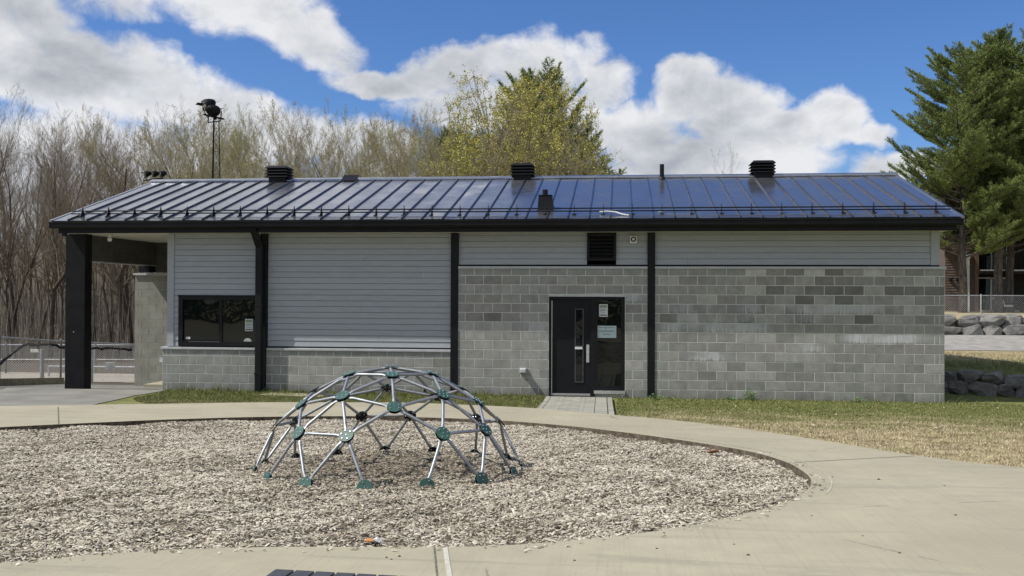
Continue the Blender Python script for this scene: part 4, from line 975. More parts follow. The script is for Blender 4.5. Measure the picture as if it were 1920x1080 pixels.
# ================================================================== STONE WALLS
def rock_mesh(seed, sx, sy, sz):
    bm = bmesh.new(); bmesh.ops.create_icosphere(bm, subdivisions=3, radius=1); rr = random.Random(seed)
    pl = [(Vector((rr.gauss(0, 1), rr.gauss(0, 1), rr.gauss(0, 1))).normalized(), rr.uniform(.72, .95)) for _ in range(8)]
    for v in bm.verts:
        c = v.co; c = Vector([math.copysign(abs(q)**.38, q) for q in c])
        for n_, d in pl:
            e = c.dot(n_)-d
            if e > 0: c = c-n_*e*.9
        nz = mnoise.noise(c*2.3+Vector((seed*7, 0, 0)))*.16+mnoise.noise(c*6+Vector((seed*3, 5, 0)))*.07; c = c*(1+nz)
        v.co = Vector((c.x*sx, c.y*sy, c.z*sz))
    me = bpy.data.meshes.new('stone'); bm.to_mesh(me); bm.free(); me.materials.append(M['stone']); return me
rocks = [rock_mesh(s, 1, 1, 1) for s in range(9)]
sw = thing('stone_wall', 'low dry-stone retaining wall in the shade at the right end of the building', 'stone wall', (0, 0, 0))
rr = random.Random(5); a0 = Vector((-.9, 3.05)); a1 = Vector((4.6, .1)); Ld = (a1-a0).length; dirw = (a1-a0)/Ld; nrw = Vector((-dirw.y, dirw.x))
for tier in range(2):
    s = .0+.2*tier
    while s < Ld:
        w = rr.uniform(.36, .62); p = a0+dirw*(s+w/2)-nrw*(.05*tier)*-1
        o = link('stone', rocks[rr.randrange(9)], sw); hz = .165 if tier == 0 else .15
        o.location = (p.x, p.y, .12+tier*.24+rr.uniform(-.02, .02)); o.scale = (w*.55, .24, hz*rr.uniform(.95, 1.2)); o.rotation_euler = (rr.uniform(-.1, .1), rr.uniform(-.1, .1), math.atan2(dirw.y, dirw.x)+rr.uniform(-.12, .12)); s += w
sw = thing('stone_wall', 'tall two-tier boulder retaining wall in the sun below the chain-link fence', 'stone wall', (0, 0, 0))
for tier in range(2):
    s = 4.0+.7*tier
    while s < 26:
        w = rr.uniform(.85, 1.45); o = link('stone', rocks[rr.randrange(9)], sw)
        o.location = (s+w/2, 35.75+.12*tier, .32+tier*.52+rr.uniform(-.04, .04)); o.scale = (w*.56, .5, (.36 if tier == 0 else .40)*rr.uniform(.92, 1.2)); o.rotation_euler = (rr.uniform(-.08, .08), rr.uniform(-.12, .12), rr.uniform(-.1, .1)+(PI if rr.random() < .5 else 0)); s += w*1.0

# ================================================================== FENCES
def chainlink(name, pts, h, posts, label, cell=.075, wr=.0022, mid=None, base_z=None, pr=.028, extra_top=True):
    """pts: list of (x,y); follows the ground"""
    T_ = thing(name, label, 'fence')
    zz = lambda x, y: float(gz(x, y)) if base_z is None else base_z
    for (a, b) in zip(pts, pts[1:]):
        a = Vector(a); b = Vector(b); L_ = (b-a).length; d = (b-a)/L_
        P3 = lambda s, z: (a.x+d.x*s, a.y+d.y*s, zz(a.x+d.x*s, a.y+d.y*s)+z)
        k = MB(); k.tube(P3(0, h), P3(L_, h), .021, n=8); obj('top_rail', k, M['galv'], T_)
        if mid:
            for mz in mid: k = MB(); k.tube(P3(0, mz), P3(L_, mz), .016, n=6); obj('rail', k, M['galv'], T_)
        k = MB(); s = -h
        nn = Vector((-d.y, d.x, 0))
        while s < L_:
            for sg in (1, -1):
                s0, s1 = (s, s+h) ; z0, z1 = (.02, h) if sg > 0 else (h, .02)
                if s0 < 0: z0 += (z1-z0)*(-s0)/h; s0 = 0
                if s1 > L_: z1 -= (z1-z0)*(s1-L_)/(s1-s0); s1 = L_
                if s1-s0 > .02:
                    p = Vector(P3(s0, z0)); q = Vector(P3(s1, z1)); t = Vector((d.x*wr, d.y*wr, 0)); o = nn*wr
                    k.add([p-t, p+t, q+t, q-t], [(0, 1, 2, 3)])
            s += cell
        obj('wire_mesh', k, M['wire'], T_, kind='stuff')
        n_ = max(1, round(L_/posts))
        for i in range(n_+1):
            s = L_*i/n_; k = MB(); k.tube(P3(s, -.1), P3(s, h+.05), pr, n=8); k.tube(P3(s, h+.05), P3(s, h+.075), pr*1.15, pr*.5, 8); obj('post', k, M['galv'], T_)
    return T_
F1 = chainlink('chain_link_fence', [bearing(-190, 19.0), bearing(0, 24.0), bearing(115, 27.4), bearing(255, 30.5), (-17.0, 10.2)], 1.22, 2.4, 'galvanised chain-link fence left of the canopy with black netting hung on it', mid=None, wr=.0042)
F2 = chainlink('chain_link_fence', [(-36, 8.5), (-28, 11.0), (-22, 12.0), (-16.5, 12.0)], 1.02, 2.6, 'second lower chain-link fence standing behind the netted one', mid=(.5,), cell=.09, wr=.004)
F3 = chainlink('chain_link_fence', [(6, 37.35), (30, 37.35)], 1.10, 2.65, 'chain-link fence on top of the sunny boulder wall', cell=.11, wr=.0035, pr=.04)
k = MB(); rr = random.Random(2)
pts = []
for (p_, D_, z) in ((-60, 22.1, .2), (0, 23.95, .52), (28, 24.8, .86), (55, 25.6, 1.10), (75, 26.2, 1.08), (95, 26.8, 1.14), (120, 27.4, 1.03), (170, 28.5, 1.03), (215, 29.5, 1.08), (256, 30.4, 1.03)): x, y = bearing(p_, D_); pts.append(Vector((x, y, float(gz(x, y))+z)))
q = []
for a, b in zip(pts, pts[1:]):
    for i in range(6): q.append(a.lerp(b, i/6)+Vector((0, -.05, rr.uniform(-.025, .025))))
for a, b in zip(q, q[1:]): k.tube(a, b, rr.uniform(.028, .045), rr.uniform(.025, .042), 6)
tag(obj('rolled_netting', k, M['blackmesh']), 'roll of black netting drooping along the left fence', 'netting')
def sign(x, y, z, w, h, label):
    t = thing('sign', label, 'sign', (x, y, z)); k = MB(); k.fbox(-w/2, w/2, 0, .01, 0, h, .003); obj('panel', k, M['galv'], t)
_sx, _sy = bearing(209, 29.35)
sign(_sx, _sy-.05, float(gz(_sx, _sy))+.42, .30, .23, 'blank grey sign plate hung on the left fence near the pale pier')
sgn = thing('sign', 'small white plate at the top of the left fence beside a post', 'sign', (*[q_-.04 for q_ in bearing(70, 26.05)], .58)); k = MB(); k.fbox(-.12, .12, 0, .01, 0, .09, .003); obj('panel', k, M['white'], sgn)
# rink edge timber, pipes and gravel
k = MB(); _c = [bearing(-190, 18.8), bearing(0, 23.8), bearing(118, 27.3)]
for (p_, q_) in zip(_c, _c[1:]):
    p_ = Vector((*p_, float(gz(*p_)))); q_ = Vector((*q_, float(gz(*q_)))); u_ = (q_-p_)/2; n_ = Vector((-u_.y, u_.x, 0)).normalized()*.06; k.obox((p_+q_)/2+Vector((0, 0, .06)), u_, n_, (0, 0, .13))
o = obj('timber_curb', k, M['timber']); tag(o, 'weathered timber curb sloping along the foot of the left fence', 'curb')
k = MB(); k.add([(-60, 8.4, -.635), (-10, 8.4, -.635), (-10, 11.6, -.635), (-60, 11.6, -.635)], [(0, 1, 2, 3)]); obj('gravel_yard', k, mat('pale_gravel', (.4, .34, .28), .95, fn=varied((.3, .27, .225), (.42, .38, .32), 6, bd=.01, bs=30)), kind='structure')
k = MB(); k.tube((-25.9, 10.2, -.30), (-17, 10.6, -.30), .03, n=8); k.tube((-25.9, 10.2, -.65), (-25.9, 10.2, -.27), .03, n=8)
tag(obj('pipe_rail', k, M['galv']), 'single low galvanised pipe rail behind the left fence', 'rail')
k = MB(); k.tube((*bearing(172, 30.5), -.65), (*bearing(172, 30.5), .55), .07, n=10); tag(obj('bollard_post', k, M['galv']), 'thick grey steel post behind the left fence right of the column', 'post')
k = MB(); k.tube((*bearing(80, 29), -.65), (*bearing(80, 29), .50), .06, n=10); tag(obj('bollard_post', k, M['galv']), 'thick grey steel post behind the left fence left of the column', 'post')

# ================================================================== FLOODLIGHTS
def floodhead(parent, c, fwd, r=.27):
    c = Vector(c); f = Vector(fwd).normalized(); up = Vector((0, 0, 1)); s = f.cross(up).normalized(); u = s.cross(f)
    k = MB(); n_ = 14; rings = [(0.0, r*.95), (-.37*r, r), (-.9*r, r*.85), (-1.35*r, r*.55), (-1.6*r, r*.15)]; vs = []; fs = []
    for t, q in rings:
        for i in range(n_): g = 2*PI*i/n_; vs.append(c+f*t+s*q*math.cos(g)+u*q*.8*math.sin(g))
    for j in range(len(rings)-1):
        for i in range(n_): fs.append((j*n_+i, j*n_+(i+1) % n_, (j+1)*n_+(i+1) % n_, (j+1)*n_+i))
    fs.append(tuple(range((len(rings)-1)*n_, len(rings)*n_))); k.add(vs, fs)
    k.add([c+s*r+u*r*.2, c-s*r+u*r*.2, c-s*r*.8+f*r*.75+u*r*.7, c+s*r*.8+f*r*.75+u*r*.7], [(0, 1, 2, 3)])
    sc_r = r/.27
    h_ = obj('lamp_head', k, M['column'], parent, smooth=False)
    k = MB(); k.add([c-f*.01+s*r*.9*math.cos(2*PI*i/n_)+u*r*.72*math.sin(2*PI*i/n_) for i in range(n_)], [tuple(range(n_))]); obj('lens', k, M['lens'], h_)
    k = MB(); k.path([c+s*(r+.03), c+s*(r+.03)-u*r*1.4, c-s*(r+.03)-u*r*1.4, c-s*(r+.03)], .02*sc_r, 6); obj('yoke', k, M['column'], h_)
TW = thing('floodlight_tower', 'tall lattice floodlight mast with two lamp heads rising behind the roof', 'floodlight', (*bearing(402, 36), -.65))
k = MB(); Hh = 9.45; leg = []
for i in range(3):
    g = 2*PI*i/3+.3; leg.append((Vector((math.cos(g)*.34, math.sin(g)*.34, 0)), Vector((math.cos(g)*.12, math.sin(g)*.12, Hh)))); k.tube(leg[-1][0], leg[-1][1], .022, .018, 6)
obj('mast_leg', k, M['column'], TW); k = MB()
for j in range(22):
    t0, t1 = j/22, (j+1)/22
    for i in range(3):
        a = leg[i][0].lerp(leg[i][1], t0); b = leg[(i+1) % 3][0].lerp(leg[(i+1) % 3][1], t1 if j % 2 else t0); c = leg[(i+1) % 3][0].lerp(leg[(i+1) % 3][1], t1); k.tube(a, c, .007, n=4, cap=False); k.tube(a, leg[(i+1) % 3][0].lerp(leg[(i+1) % 3][1], t0), .006, n=4, cap=False)
obj('lattice', k, M['column'], TW)
k = MB(); k.tube((-.5, .1, Hh+.12), (.35, -.1, Hh+.0-.1), .035, n=8); k.tube((0, 0, Hh-.1), (0, 0, Hh+.15), .05, n=8); obj('crossarm', k, M['column'], TW)
floodhead(TW, (-.42, -.05, Hh+.40), (-.75, -.55, -.5), .29); floodhead(TW, (-.05, .1, Hh+.22), (.35, .9, -.15), .28)
TW = thing('floodlight_tower', 'distant floodlight bar with three lamp heads left of the tall mast', 'floodlight', (*bearing(284, 31), -.6))
k = MB(); k.tube((0, 0, 0), (0, 0, 6.45), .07, .05, 8); obj('mast', k, M['column'], TW); k = MB(); k.tube((-.28, 0, 6.42), (.36, 0, 6.5), .022, n=8); obj('crossarm', k, M['column'], TW)
for x in (-.24, .02, .28): floodhead(TW, (x, -.02, 6.62), (-.8, -.5, -.25), .13)

# ================================================================== TREES
def seg_mesh(name, segs, mats, leaves=None, rib=.012):
    """segs: list (p0,p1,r0,r1); thick ones 5-sided, thin ones crossed ribbons; numpy"""
    A = np.array([s[0] for s in segs]); Bq = np.array([s[1] for s in segs]); R0 = np.array([s[2] for s in segs]); R1 = np.array([s[3] for s in segs])
    d = Bq-A; L_ = np.linalg.norm(d, axis=1, keepdims=True); d = d/np.maximum(L_, 1e-6)
    ref = np.where(np.abs(d[:, 2:3]) > .9, np.array([[1., 0, 0]]), np.array([[0, 0, 1.]])); a = np.cross(d, ref); a /= np.linalg.norm(a, axis=1, keepdims=True); b = np.cross(d, a)
    Vs, Fs, off = [], [], 0
    thick = R0 > rib
    for msk, n_ in ((thick, 5), (~thick, 3)):
        if not msk.any(): continue
        m = msk.sum(); ang = np.arange(n_)*2*PI/n_
        ca = np.cos(ang)[None, :, None]; sa = np.sin(ang)[None, :, None]
        v0 = A[msk][:, None]+(a[msk][:, None]*ca+b[msk][:, None]*sa)*R0[msk][:, None, None]; v1 = Bq[msk][:, None]+(a[msk][:, None]*ca+b[msk][:, None]*sa)*R1[msk][:, None, None]
        v = np.concatenate([v0, v1], 1).reshape(-1, 3); base = off+np.arange(m)[:, None, None]*(2*n_)
        f = np.array([(i, (i+1) % n_, n_+(i+1) % n_, n_+i) for i in range(n_)])[None]+base
        Vs.append(v); Fs.append(f.reshape(-1, 4)); off += len(v)
    V_ = np.concatenate(Vs); F_ = np.concatenate(Fs); mi = np.zeros(len(F_), int); tone = np.full(len(V_), .5)
    if leaves is not None and len(leaves):
        P_ = np.array(leaves); n_ = len(P_); s = rng.uniform(.5, 1.2, (n_, 1)); u = rng.normal(size=(n_, 3)); u /= np.linalg.norm(u, axis=1, keepdims=True); w = np.cross(u, rng.normal(size=(n_, 3))); w /= np.linalg.norm(w, axis=1, keepdims=True)
        sz = P_[:, 3:4]*s; c = P_[:, :3]
        lv = np.stack([c-u*sz, c+w*sz*.6, c+u*sz, c-w*sz*.6], 1).reshape(-1, 3); lf = np.arange(4*n_).reshape(-1, 4)+len(V_)
        V_ = np.concatenate([V_, lv]); F_ = np.concatenate([F_, lf]); mi = np.concatenate([mi, np.ones(n_, int)]); tone = np.concatenate([tone, np.repeat(rng.random(n_), 4)])
    return npmesh(name, V_, F_, mats, tone, mi)
def bare_tree(seed, H, rtrunk, spread=.45, nlimb=16, start=.3, twig=1.0, leafn=0, leafs=.03, fork=1, dens=1.0, curve=.15):
    r = random.Random(seed); trunk = []; crown = []; leaves = []
    def grow(p, d, L_, rad, lvl, store):
        n_ = 5 if lvl == 0 else (4 if lvl == 1 else 3); pts = [p]; dd = d.copy()
        for i in range(n_):
            dd = (dd+Vector((r.gauss(0, curve), r.gauss(0, curve), r.gauss(0, curve*.5)+(.10 if lvl else .05)))).normalized(); q = pts[-1]+dd*(L_/n_)
            r0 = rad*(1-.85*i/n_); r1 = rad*(1-.85*(i+1)/n_); store.append((tuple(pts[-1]), tuple(q), max(r0, .0030), max(r1, .0024))); pts.append(q)
        return pts
    def kids(pts, L_, rad, lvl, d):
        if lvl >= 4: 
            if leafn:
                for i in range(leafn): q = pts[-1].lerp(pts[r.randrange(len(pts)-1)], r.random()); leaves.append((q.x+r.gauss(0, .05), q.y+r.gauss(0, .05), q.z+r.gauss(0, .05), leafs))
            return
        cnt = {0: nlimb, 1: int(7*dens), 2: int(6*dens), 3: int(4*dens*twig)}[lvl]; st = start if lvl == 0 else .2
        for i in range(cnt):
            t = st+(1-st)*(i+r.random())/cnt; x = t*(len(pts)-1); k_ = min(int(x), len(pts)-2); p = pts[k_].lerp(pts[k_+1], x-k_)
            g = r.uniform(0, 2*PI); out = Vector((math.cos(g), math.sin(g), 0)); ax = (pts[k_+1]-pts[k_]).normalized()
            sp = spread*r.uniform(.7, 1.3)*(1.15 if lvl else 1); dd = (ax*math.cos(sp)+(out-ax*out.dot(ax)).normalized()*math.sin(sp)).normalized()
            ll = L_*{0: .52, 1: .55, 2: .5, 3: .42}[lvl]*(1.15-.6*t)*r.uniform(.7, 1.15); rr_ = rad*(1-.8*t)*.55
            cp_ = grow(p, dd, ll, max(rr_, .0038), lvl+1, crown); kids(cp_, ll, max(rr_, .0038), lvl+1, dd)
    for f_ in range(fork):
        d = Vector((r.gauss(0, .03 if fork == 1 else .22), r.gauss(0, .03 if fork == 1 else .22), 1)).normalized()
        pts = grow(Vector((0, 0, -.3)) if f_ == 0 else Vector((r.gauss(0, .12), r.gauss(0, .12), -.2)), d, H*(1 if f_ == 0 else r.uniform(.75, 1)), rtrunk, 0, trunk); kids(pts, H*.75, rtrunk, 0, d)
    return trunk, crown, leaves
def tree_kind(seed, barkm, twigm, budm, **kw):
    t, c, l = bare_tree(seed, **kw)
    return seg_mesh('trunk', t, barkm), seg_mesh('crown', c, [twigm, budm], l)
def place_tree(name, kind, x, y, s, rz, label, group, sz=None):
    T_ = thing(name, label, 'tree', (x, y, float(gz(x, y))), rz, group); T_.scale = (s, s, sz or s)
    link('trunk', kind[0], T_); link('crown', kind[1], T_); return T_
forest = []
for i in range(5): forest.append(tree_kind(100+i, M['bark'], M['twig'], M['bud'], H=12, rtrunk=.12, spread=.5, nlimb=16, start=.26, dens=1.1))
budded = []
for i in range(5): budded.append(tree_kind(200+i, M['bark' if i % 2 else 'barkpale'], M['twigpale'], M['bud'], H=11, rtrunk=.09, spread=.42, nlimb=17, start=.2, leafn=3, leafs=.026, dens=1.1))
slim = []
for i in range(3): slim.append(tree_kind(300+i, M['barkpale'], M['twigpale'], M['bud'], H=12, rtrunk=.07, spread=.28, nlimb=12, start=.25, dens=.85))
lightT = tree_kind(400, M['bark'], M['twig'], M['bud'], H=11, rtrunk=.2, spread=.8, nlimb=11, start=.3, dens=.95, curve=.24)
rr = random.Random(21)
rows = [(45, 30), (49, 26), (54, 24), (60, 24), (68, 22), (78, 24)]
LAB = {'f': ('bare_tree', 'bare grey-brown tree of the leafless wood left of the pavilion', 'bare trees of the wood'), 'b': ('budding_tree', 'slim tree with opening buds in the wood behind the pavilion roof', 'budding trees of the wood'), 's': ('sapling', 'slender pale bare sapling in the wood edge', 'slender saplings of the wood')}
for D, cnt in rows:
    for i in range(cnt):
        px = -120+(i+rr.uniform(.1, .9))*1010/cnt; x, y = bearing(px, D+rr.uniform(-2.5, 2.5))
        
        ztop = 2.16+(555-rr.gauss(232, 16))/1808*D
        if px < 130: ztop *= rr.uniform(.96, 1.04)
        if D < 51 and rr.random() < .5: ztop *= .82
        kx = 'f' if px < 330+rr.gauss(0, 60) else 'b'
        if rr.random() < .28: kx = 's'
        K = {'f': forest, 'b': budded, 's': slim}[kx]; H0 = {'f': 12, 'b': 11, 's': 12}[kx]*1.12
        s = (ztop+.5)/H0; nm, lb, gr = LAB[kx]
        place_tree(nm, K[rr.randrange(len(K))], x, y, s*rr.uniform(.75, 1.0), rr.uniform(0, 6.28), lb, gr, s)
for px, D, top, lb in ((215, 42, 235, 'crooked wide-branched bare tree left of the three-lamp floodlight'), (95, 43, 290, 'crooked bare tree standing above the canopy column')):
    x, y = bearing(px, D); s = (2.16+(555-top)/1808*D+.6)/12.0; place_tree('bare_tree', lightT, x, y, s, px*.1, lb, None)
# a few clear individuals above the roof
bush = tree_kind(500, M['barkpale'], M['twigpale'], M['bud'], H=10, rtrunk=.07, spread=.30, nlimb=13, start=.12, fork=4, dens=.95)
for px, D, top, lb in ((775, 46, 182, 'bushy many-stemmed bare tree left of the yellow-green maple'), (735, 48, 215, 'pale many-stemmed bare tree further left of the yellow-green maple')):
    x, y = bearing(px, D); s = (2.16+(555-top)/1808*D+.6)/10.8; place_tree('bare_tree', bush, x, y, s, px, lb, None)
# maple with young leaves: branches run out to leaf clusters spread through a broad crown
def crown_tree(seed, H, R, zc, rv, ncl, leafp, leafs, nl):
    g = np.random.default_rng(seed); P = g.normal(size=(ncl, 3)); P /= np.linalg.norm(P, axis=1, keepdims=True); rad = g.random(ncl)**.42
    lump = 1+.16*np.sin(P[:, 0]*5+seed)*np.cos(P[:, 1]*4.1)+.10*np.sin(P[:, 2]*7+P[:, 0]*6)
    P = P*(rad*lump)[:, None]*np.array([R, R, rv]); P[:, 2] = P[:, 2]+zc; P = P[P[:, 2] > 1.6]
    L1 = P[g.choice(len(P), 26, replace=False)]*np.array([.62, .62, 1])+np.array([0, 0, -.8]); L2 = P[g.choice(len(P), 260, replace=False)]
    trunk = [((0, 0, -.3), (.05, .03, zc*.30), .2, .17), ((.05, .03, zc*.30), (.0, .1, zc*.75), .17, .11), ((.0, .1, zc*.75), (.1, 0, zc*1.15), .11, .05)]; segs = []; leaves = []
    for q in L1:
        b0 = np.array([0, 0, max(.9, min(q[2]*.42, zc*.7))]); m = b0*.45+q*.55+np.array([0, 0, -.35])+g.normal(size=3)*.15; segs += [(tuple(b0), tuple(m), .075, .05), (tuple(m), tuple(q), .05, .02)]
    for q in L2:
        d = np.linalg.norm(L1-q, axis=1)+.6*np.maximum(0, L1[:, 2]-q[2]); o = L1[d.argmin()]; m = (o+q)/2+g.normal(size=3)*.18; segs += [(tuple(o), tuple(m), .026, .018), (tuple(m), tuple(q), .018, .010)]
    for q in P:
        d = np.linalg.norm(L2-q, axis=1); o = L2[d.argmin()]; m = (o+q)/2+g.normal(size=3)*.07; segs += [(tuple(o), tuple(m), .009, .007), (tuple(m), tuple(q), .007, .005)]
        lp = leafp(q) 
        for k_ in range(3):
            e = q+np.array([g.normal()*.22, g.normal()*.22, g.uniform(.1, .5)]); segs.append((tuple(q), tuple(e), .0045, .003))
            if g.random() < lp:
                for w_ in range(nl): f_ = g.random(); c = q*(1-f_)+e*f_+g.normal(size=3)*.06; leaves.append((c[0], c[1], c[2], leafs))
    return seg_mesh('trunk', trunk, M['barkpale']), seg_mesh('crown', segs, [M['twigpale'], M['budgreen']], leaves)
mp = crown_tree(11, 12, 4.5, 8.0, 6.0, 3300, lambda q: .5+.45*(math.sin(q[0]*1.7)*math.cos(q[2]*1.1+1) > -.25)-.3*(q[2] < 6)-.2*(q[0] > 1.5), .05, 10)
mp2 = crown_tree(12, 9, 3.0, 5.6, 4.2, 1500, lambda q: .75-.2*(q[2] < 4), .045, 9)
mp3 = crown_tree(13, 9, 3.2, 5.8, 4.4, 1700, lambda q: .18+.3*(math.sin(q[0]*2+q[2]) > .3), .045, 3)
x, y = bearing(972, 50); place_tree('maple_tree', mp, x, y, 1.0, .4, 'large maple covered in yellow-green young leaves behind the middle of the roof', None)
x, y = bearing(878, 48); place_tree('maple_tree', mp2, x, y, 1.0, 2.1, 'smaller yellow-green maple left of the largest one', None, 1.04)
x, y = bearing(1058, 47); place_tree('maple_tree', mp3, x, y, 1.0, 4.2, 'smaller browner maple right of the largest one', None)
brt = tree_kind(510, M['barkpale'], M['twigpale'], M['bud'], H=10, rtrunk=.1, spread=.5, nlimb=14, start=.15, fork=3, leafn=1, leafs=.02, dens=.9)
x, y = bearing(1085, 46); place_tree('bare_tree', brt, x, y, .80, 1.0, 'spreading bare tree in front of the pine behind the roof', None, .86)
x, y = bearing(1378, 70); place_tree('bare_tree', slim[0], x, y, .8, 1.0, 'bare treetop just showing above the ridge left of the right roof vent', None, .86)

def pine(seed, H, R, lo=.2, nwh=26, taper=1.0, up=.25, tuft=1.0, side=None):
    r = random.Random(seed); trunk = []; br = []; T_ = []
    p = Vector((0, 0, -.3)); n_ = 14
    for i in range(n_):
        q = Vector((r.gauss(0, .05), r.gauss(0, .05), H*(i+1)/n_)); trunk.append((tuple(p), tuple(q), .30*(1-i/n_)*H/18+.02, .30*(1-(i+1)/n_)*H/18+.02)); p = q
    for k_ in range(nwh):
        t = lo+(1-lo)*k_/nwh; z = H*t; shape = math.sin(min(1, (1-t)/(1-lo)*1.02)**.62*PI*.62)/.93
        for j in range(r.randint(4, 6)):
            g = r.uniform(0, 2*PI); L_ = R*shape*r.uniform(.55, 1.12)+.35
            if side is not None: L_ *= 1+side*math.cos(g-PI)
            el_ = r.uniform(-.12, .2)+t*.45; d = Vector((math.cos(g)*math.cos(el_), math.sin(g)*math.cos(el_), math.sin(el_))); pp = Vector((0, 0, z+r.gauss(0, .1))); m = 6; pts = [pp]
            for s in range(m): d = (d+Vector((r.gauss(0, .06), r.gauss(0, .06), up*.30))).normalized(); pts.append(pts[-1]+d*L_/m); br.append((tuple(pts[-2]), tuple(pts[-1]), .05*(1-s/m)*L_/3+.008, .05*(1-(s+1)/m)*L_/3+.006))
            ns = int(L_*8*tuft)+5
            for s in range(ns):
                f_ = .22+.78*(s+r.random())/ns; x_ = f_*m; ki = min(int(x_), m-1); b0 = pts[ki].lerp(pts[ki+1], x_-ki); ax = (pts[ki+1]-pts[ki]).normalized()
                sd = Vector((-ax.y, ax.x, 0)).normalized()*(1 if r.random() < .5 else -1); ll = L_*.30*(1.15-f_)*r.uniform(.5, 1.3)+.2
                dd = (ax*.75+sd*.8+Vector((0, 0, r.uniform(-.05, .4)))).normalized(); e = b0+dd*ll; br.append((tuple(b0), tuple(e), .009, .005))
                nt = max(2, int(ll/.12))
                for w_ in range(nt): c = b0.lerp(e, (w_+.6)/nt); T_.append((c.x, c.y, c.z, dd.x, dd.y, dd.z+.35))
    T_ = np.array(T_); n_ = len(T_); per = 8
    dirs = T_[:, None, 3:]+rng.normal(size=(n_, per, 3))*.8; dirs /= np.linalg.norm(dirs, axis=2, keepdims=True)
    c = T_[:, None, :3]+rng.normal(size=(n_, per, 3))*.03; Ln = rng.uniform(.12, .24, (n_, per, 1)); s = np.cross(dirs, rng.normal(size=(n_, per, 3))); s /= np.linalg.norm(s, axis=2, keepdims=True); wd = .017
    V_ = np.stack([c-s*wd, c+s*wd, c+dirs*Ln], 2).reshape(-1, 3); F_ = np.arange(len(V_)).reshape(-1, 3)
    tn = (rng.random(n_)[:, None, None]*.55+rng.random((n_, per, 1))*.45)*np.array([.5, .5, 1.0])[None, None]
    return seg_mesh('trunk', trunk, M['barkpine']), seg_mesh('branches', br, [M['barkpine']]), npmesh('needles', V_, F_, M['needle'], tn.reshape(-1))
def place_pine(K, x, y, s, rz, label, sz=None, z=None):
    T_ = thing('pine_tree', label, 'tree', (x, y, float(gz(x, y)) if z is None else z), rz); T_.scale = (s, s, sz or s)
    link('trunk', K[0], T_); c = link('crown', K[2], T_); link('branches', K[1], c); return T_
pA = pine(1, 18, 4.6, .22, 30, side=.12); pB = pine(2, 18, 4.2, .25, 30)
x, y = bearing(1806, 62); place_pine(pA, x, y, .96, 0, 'tall pine with the pale scarred trunk directly right of the roof end', .92)
x, y = bearing(1872, 63); place_pine(pB, x, y, 1.0, 1.3, 'tallest pine whose trunk is the left of the dark pair at the right edge', 1.0)
x, y = bearing(1893, 66); place_pine(pA, x, y, .98, 3.1, 'pine whose trunk is the right of the dark pair at the right edge', 1.0)
x, y = bearing(1985, 60); place_pine(pB, x, y, 1.0, 4.0, 'dense pine at the far right edge of the view', .98)
pC = pine(4, 17, 5.4, .3, 22, up=.45, tuft=.75)
pD = pine(5, 17, 4.3, .4, 22, up=.5, tuft=1.2)
x, y = bearing(1010, 64); place_pine(pD, x, y, 1.0, .5, 'dark pine rising behind the large yellow-green maple', .985)
x, y = bearing(1075, 60); place_pine(pC, x, y, 1.0, 2.2, 'wide sparse pine right of the maples with sweeping low boughs', .68)
x, y = bearing(858, 66); place_pine(pD, x, y, .66, 2.0, 'small dark pine tip left of the maples', .79)

# tree off the left of the frame (its dappled shade falls on the apron) and trees behind the viewer seen in the glass
place_tree('bare_tree', lightT, -25.4, -5.2, .8, 2.0, 'bare tree standing left of the view that dapples the asphalt', None)
place_tree('bare_tree', forest[1], -27.4, -3.0, .8, 1.0, 'second bare tree left of the view beside the asphalt', None)
for i, (x, y, s_) in enumerate(((-52, -30, .85), (-44, -34, 1.0), (-37.5, -29.5, .9), (-31, -33, .8), (-24, -30, .95), (-16, -34, .85), (-9, -31, .75), (-1, -35, .9), (8, -32, .85), (16, -36, 1.0))):
    if i % 3 != 1: o_ = place_pine(pB if i % 2 else pA, x, y, s_, i, 'pine standing behind the viewer, mirrored in the window glass', s_*.9, .2); o_['group'] = 'pines behind the viewer'
    else: place_tree('bare_tree', budded[i % 5], x, y, 1.0, i, 'bare tree standing behind the viewer, mirrored in the window glass', 'trees behind the viewer')
g_ = np.random.default_rng(8); nh = 26000; hx = g_.uniform(-60, 24, nh); hy = -27.2+g_.normal(0, .45, nh)+.4*np.sin(hx*.6); hz = .85+g_.random(nh)**.8*(2.1+.5*np.sin(hx*.9)+.4*np.sin(hx*2.3))  # unseen leaf row, added only to darken reflections in the glass
u = g_.normal(size=(nh, 3)); u /= np.linalg.norm(u, axis=1, keepdims=True); w = np.cross(u, g_.normal(size=(nh, 3))); w /= np.linalg.norm(w, axis=1, keepdims=True); c = np.column_stack([hx, hy, hz])
tag(link('added_hedge', npmesh('added_hedge', np.stack([c-u*.13, c+w*.09, c+u*.13, c-w*.09], 1).reshape(-1, 3), np.arange(4*nh).reshape(-1, 4), M['needle'], np.repeat(g_.random(nh)*.5, 4))), 'unseen evergreen row added behind the viewer to darken the glass reflections', 'added_hedge')

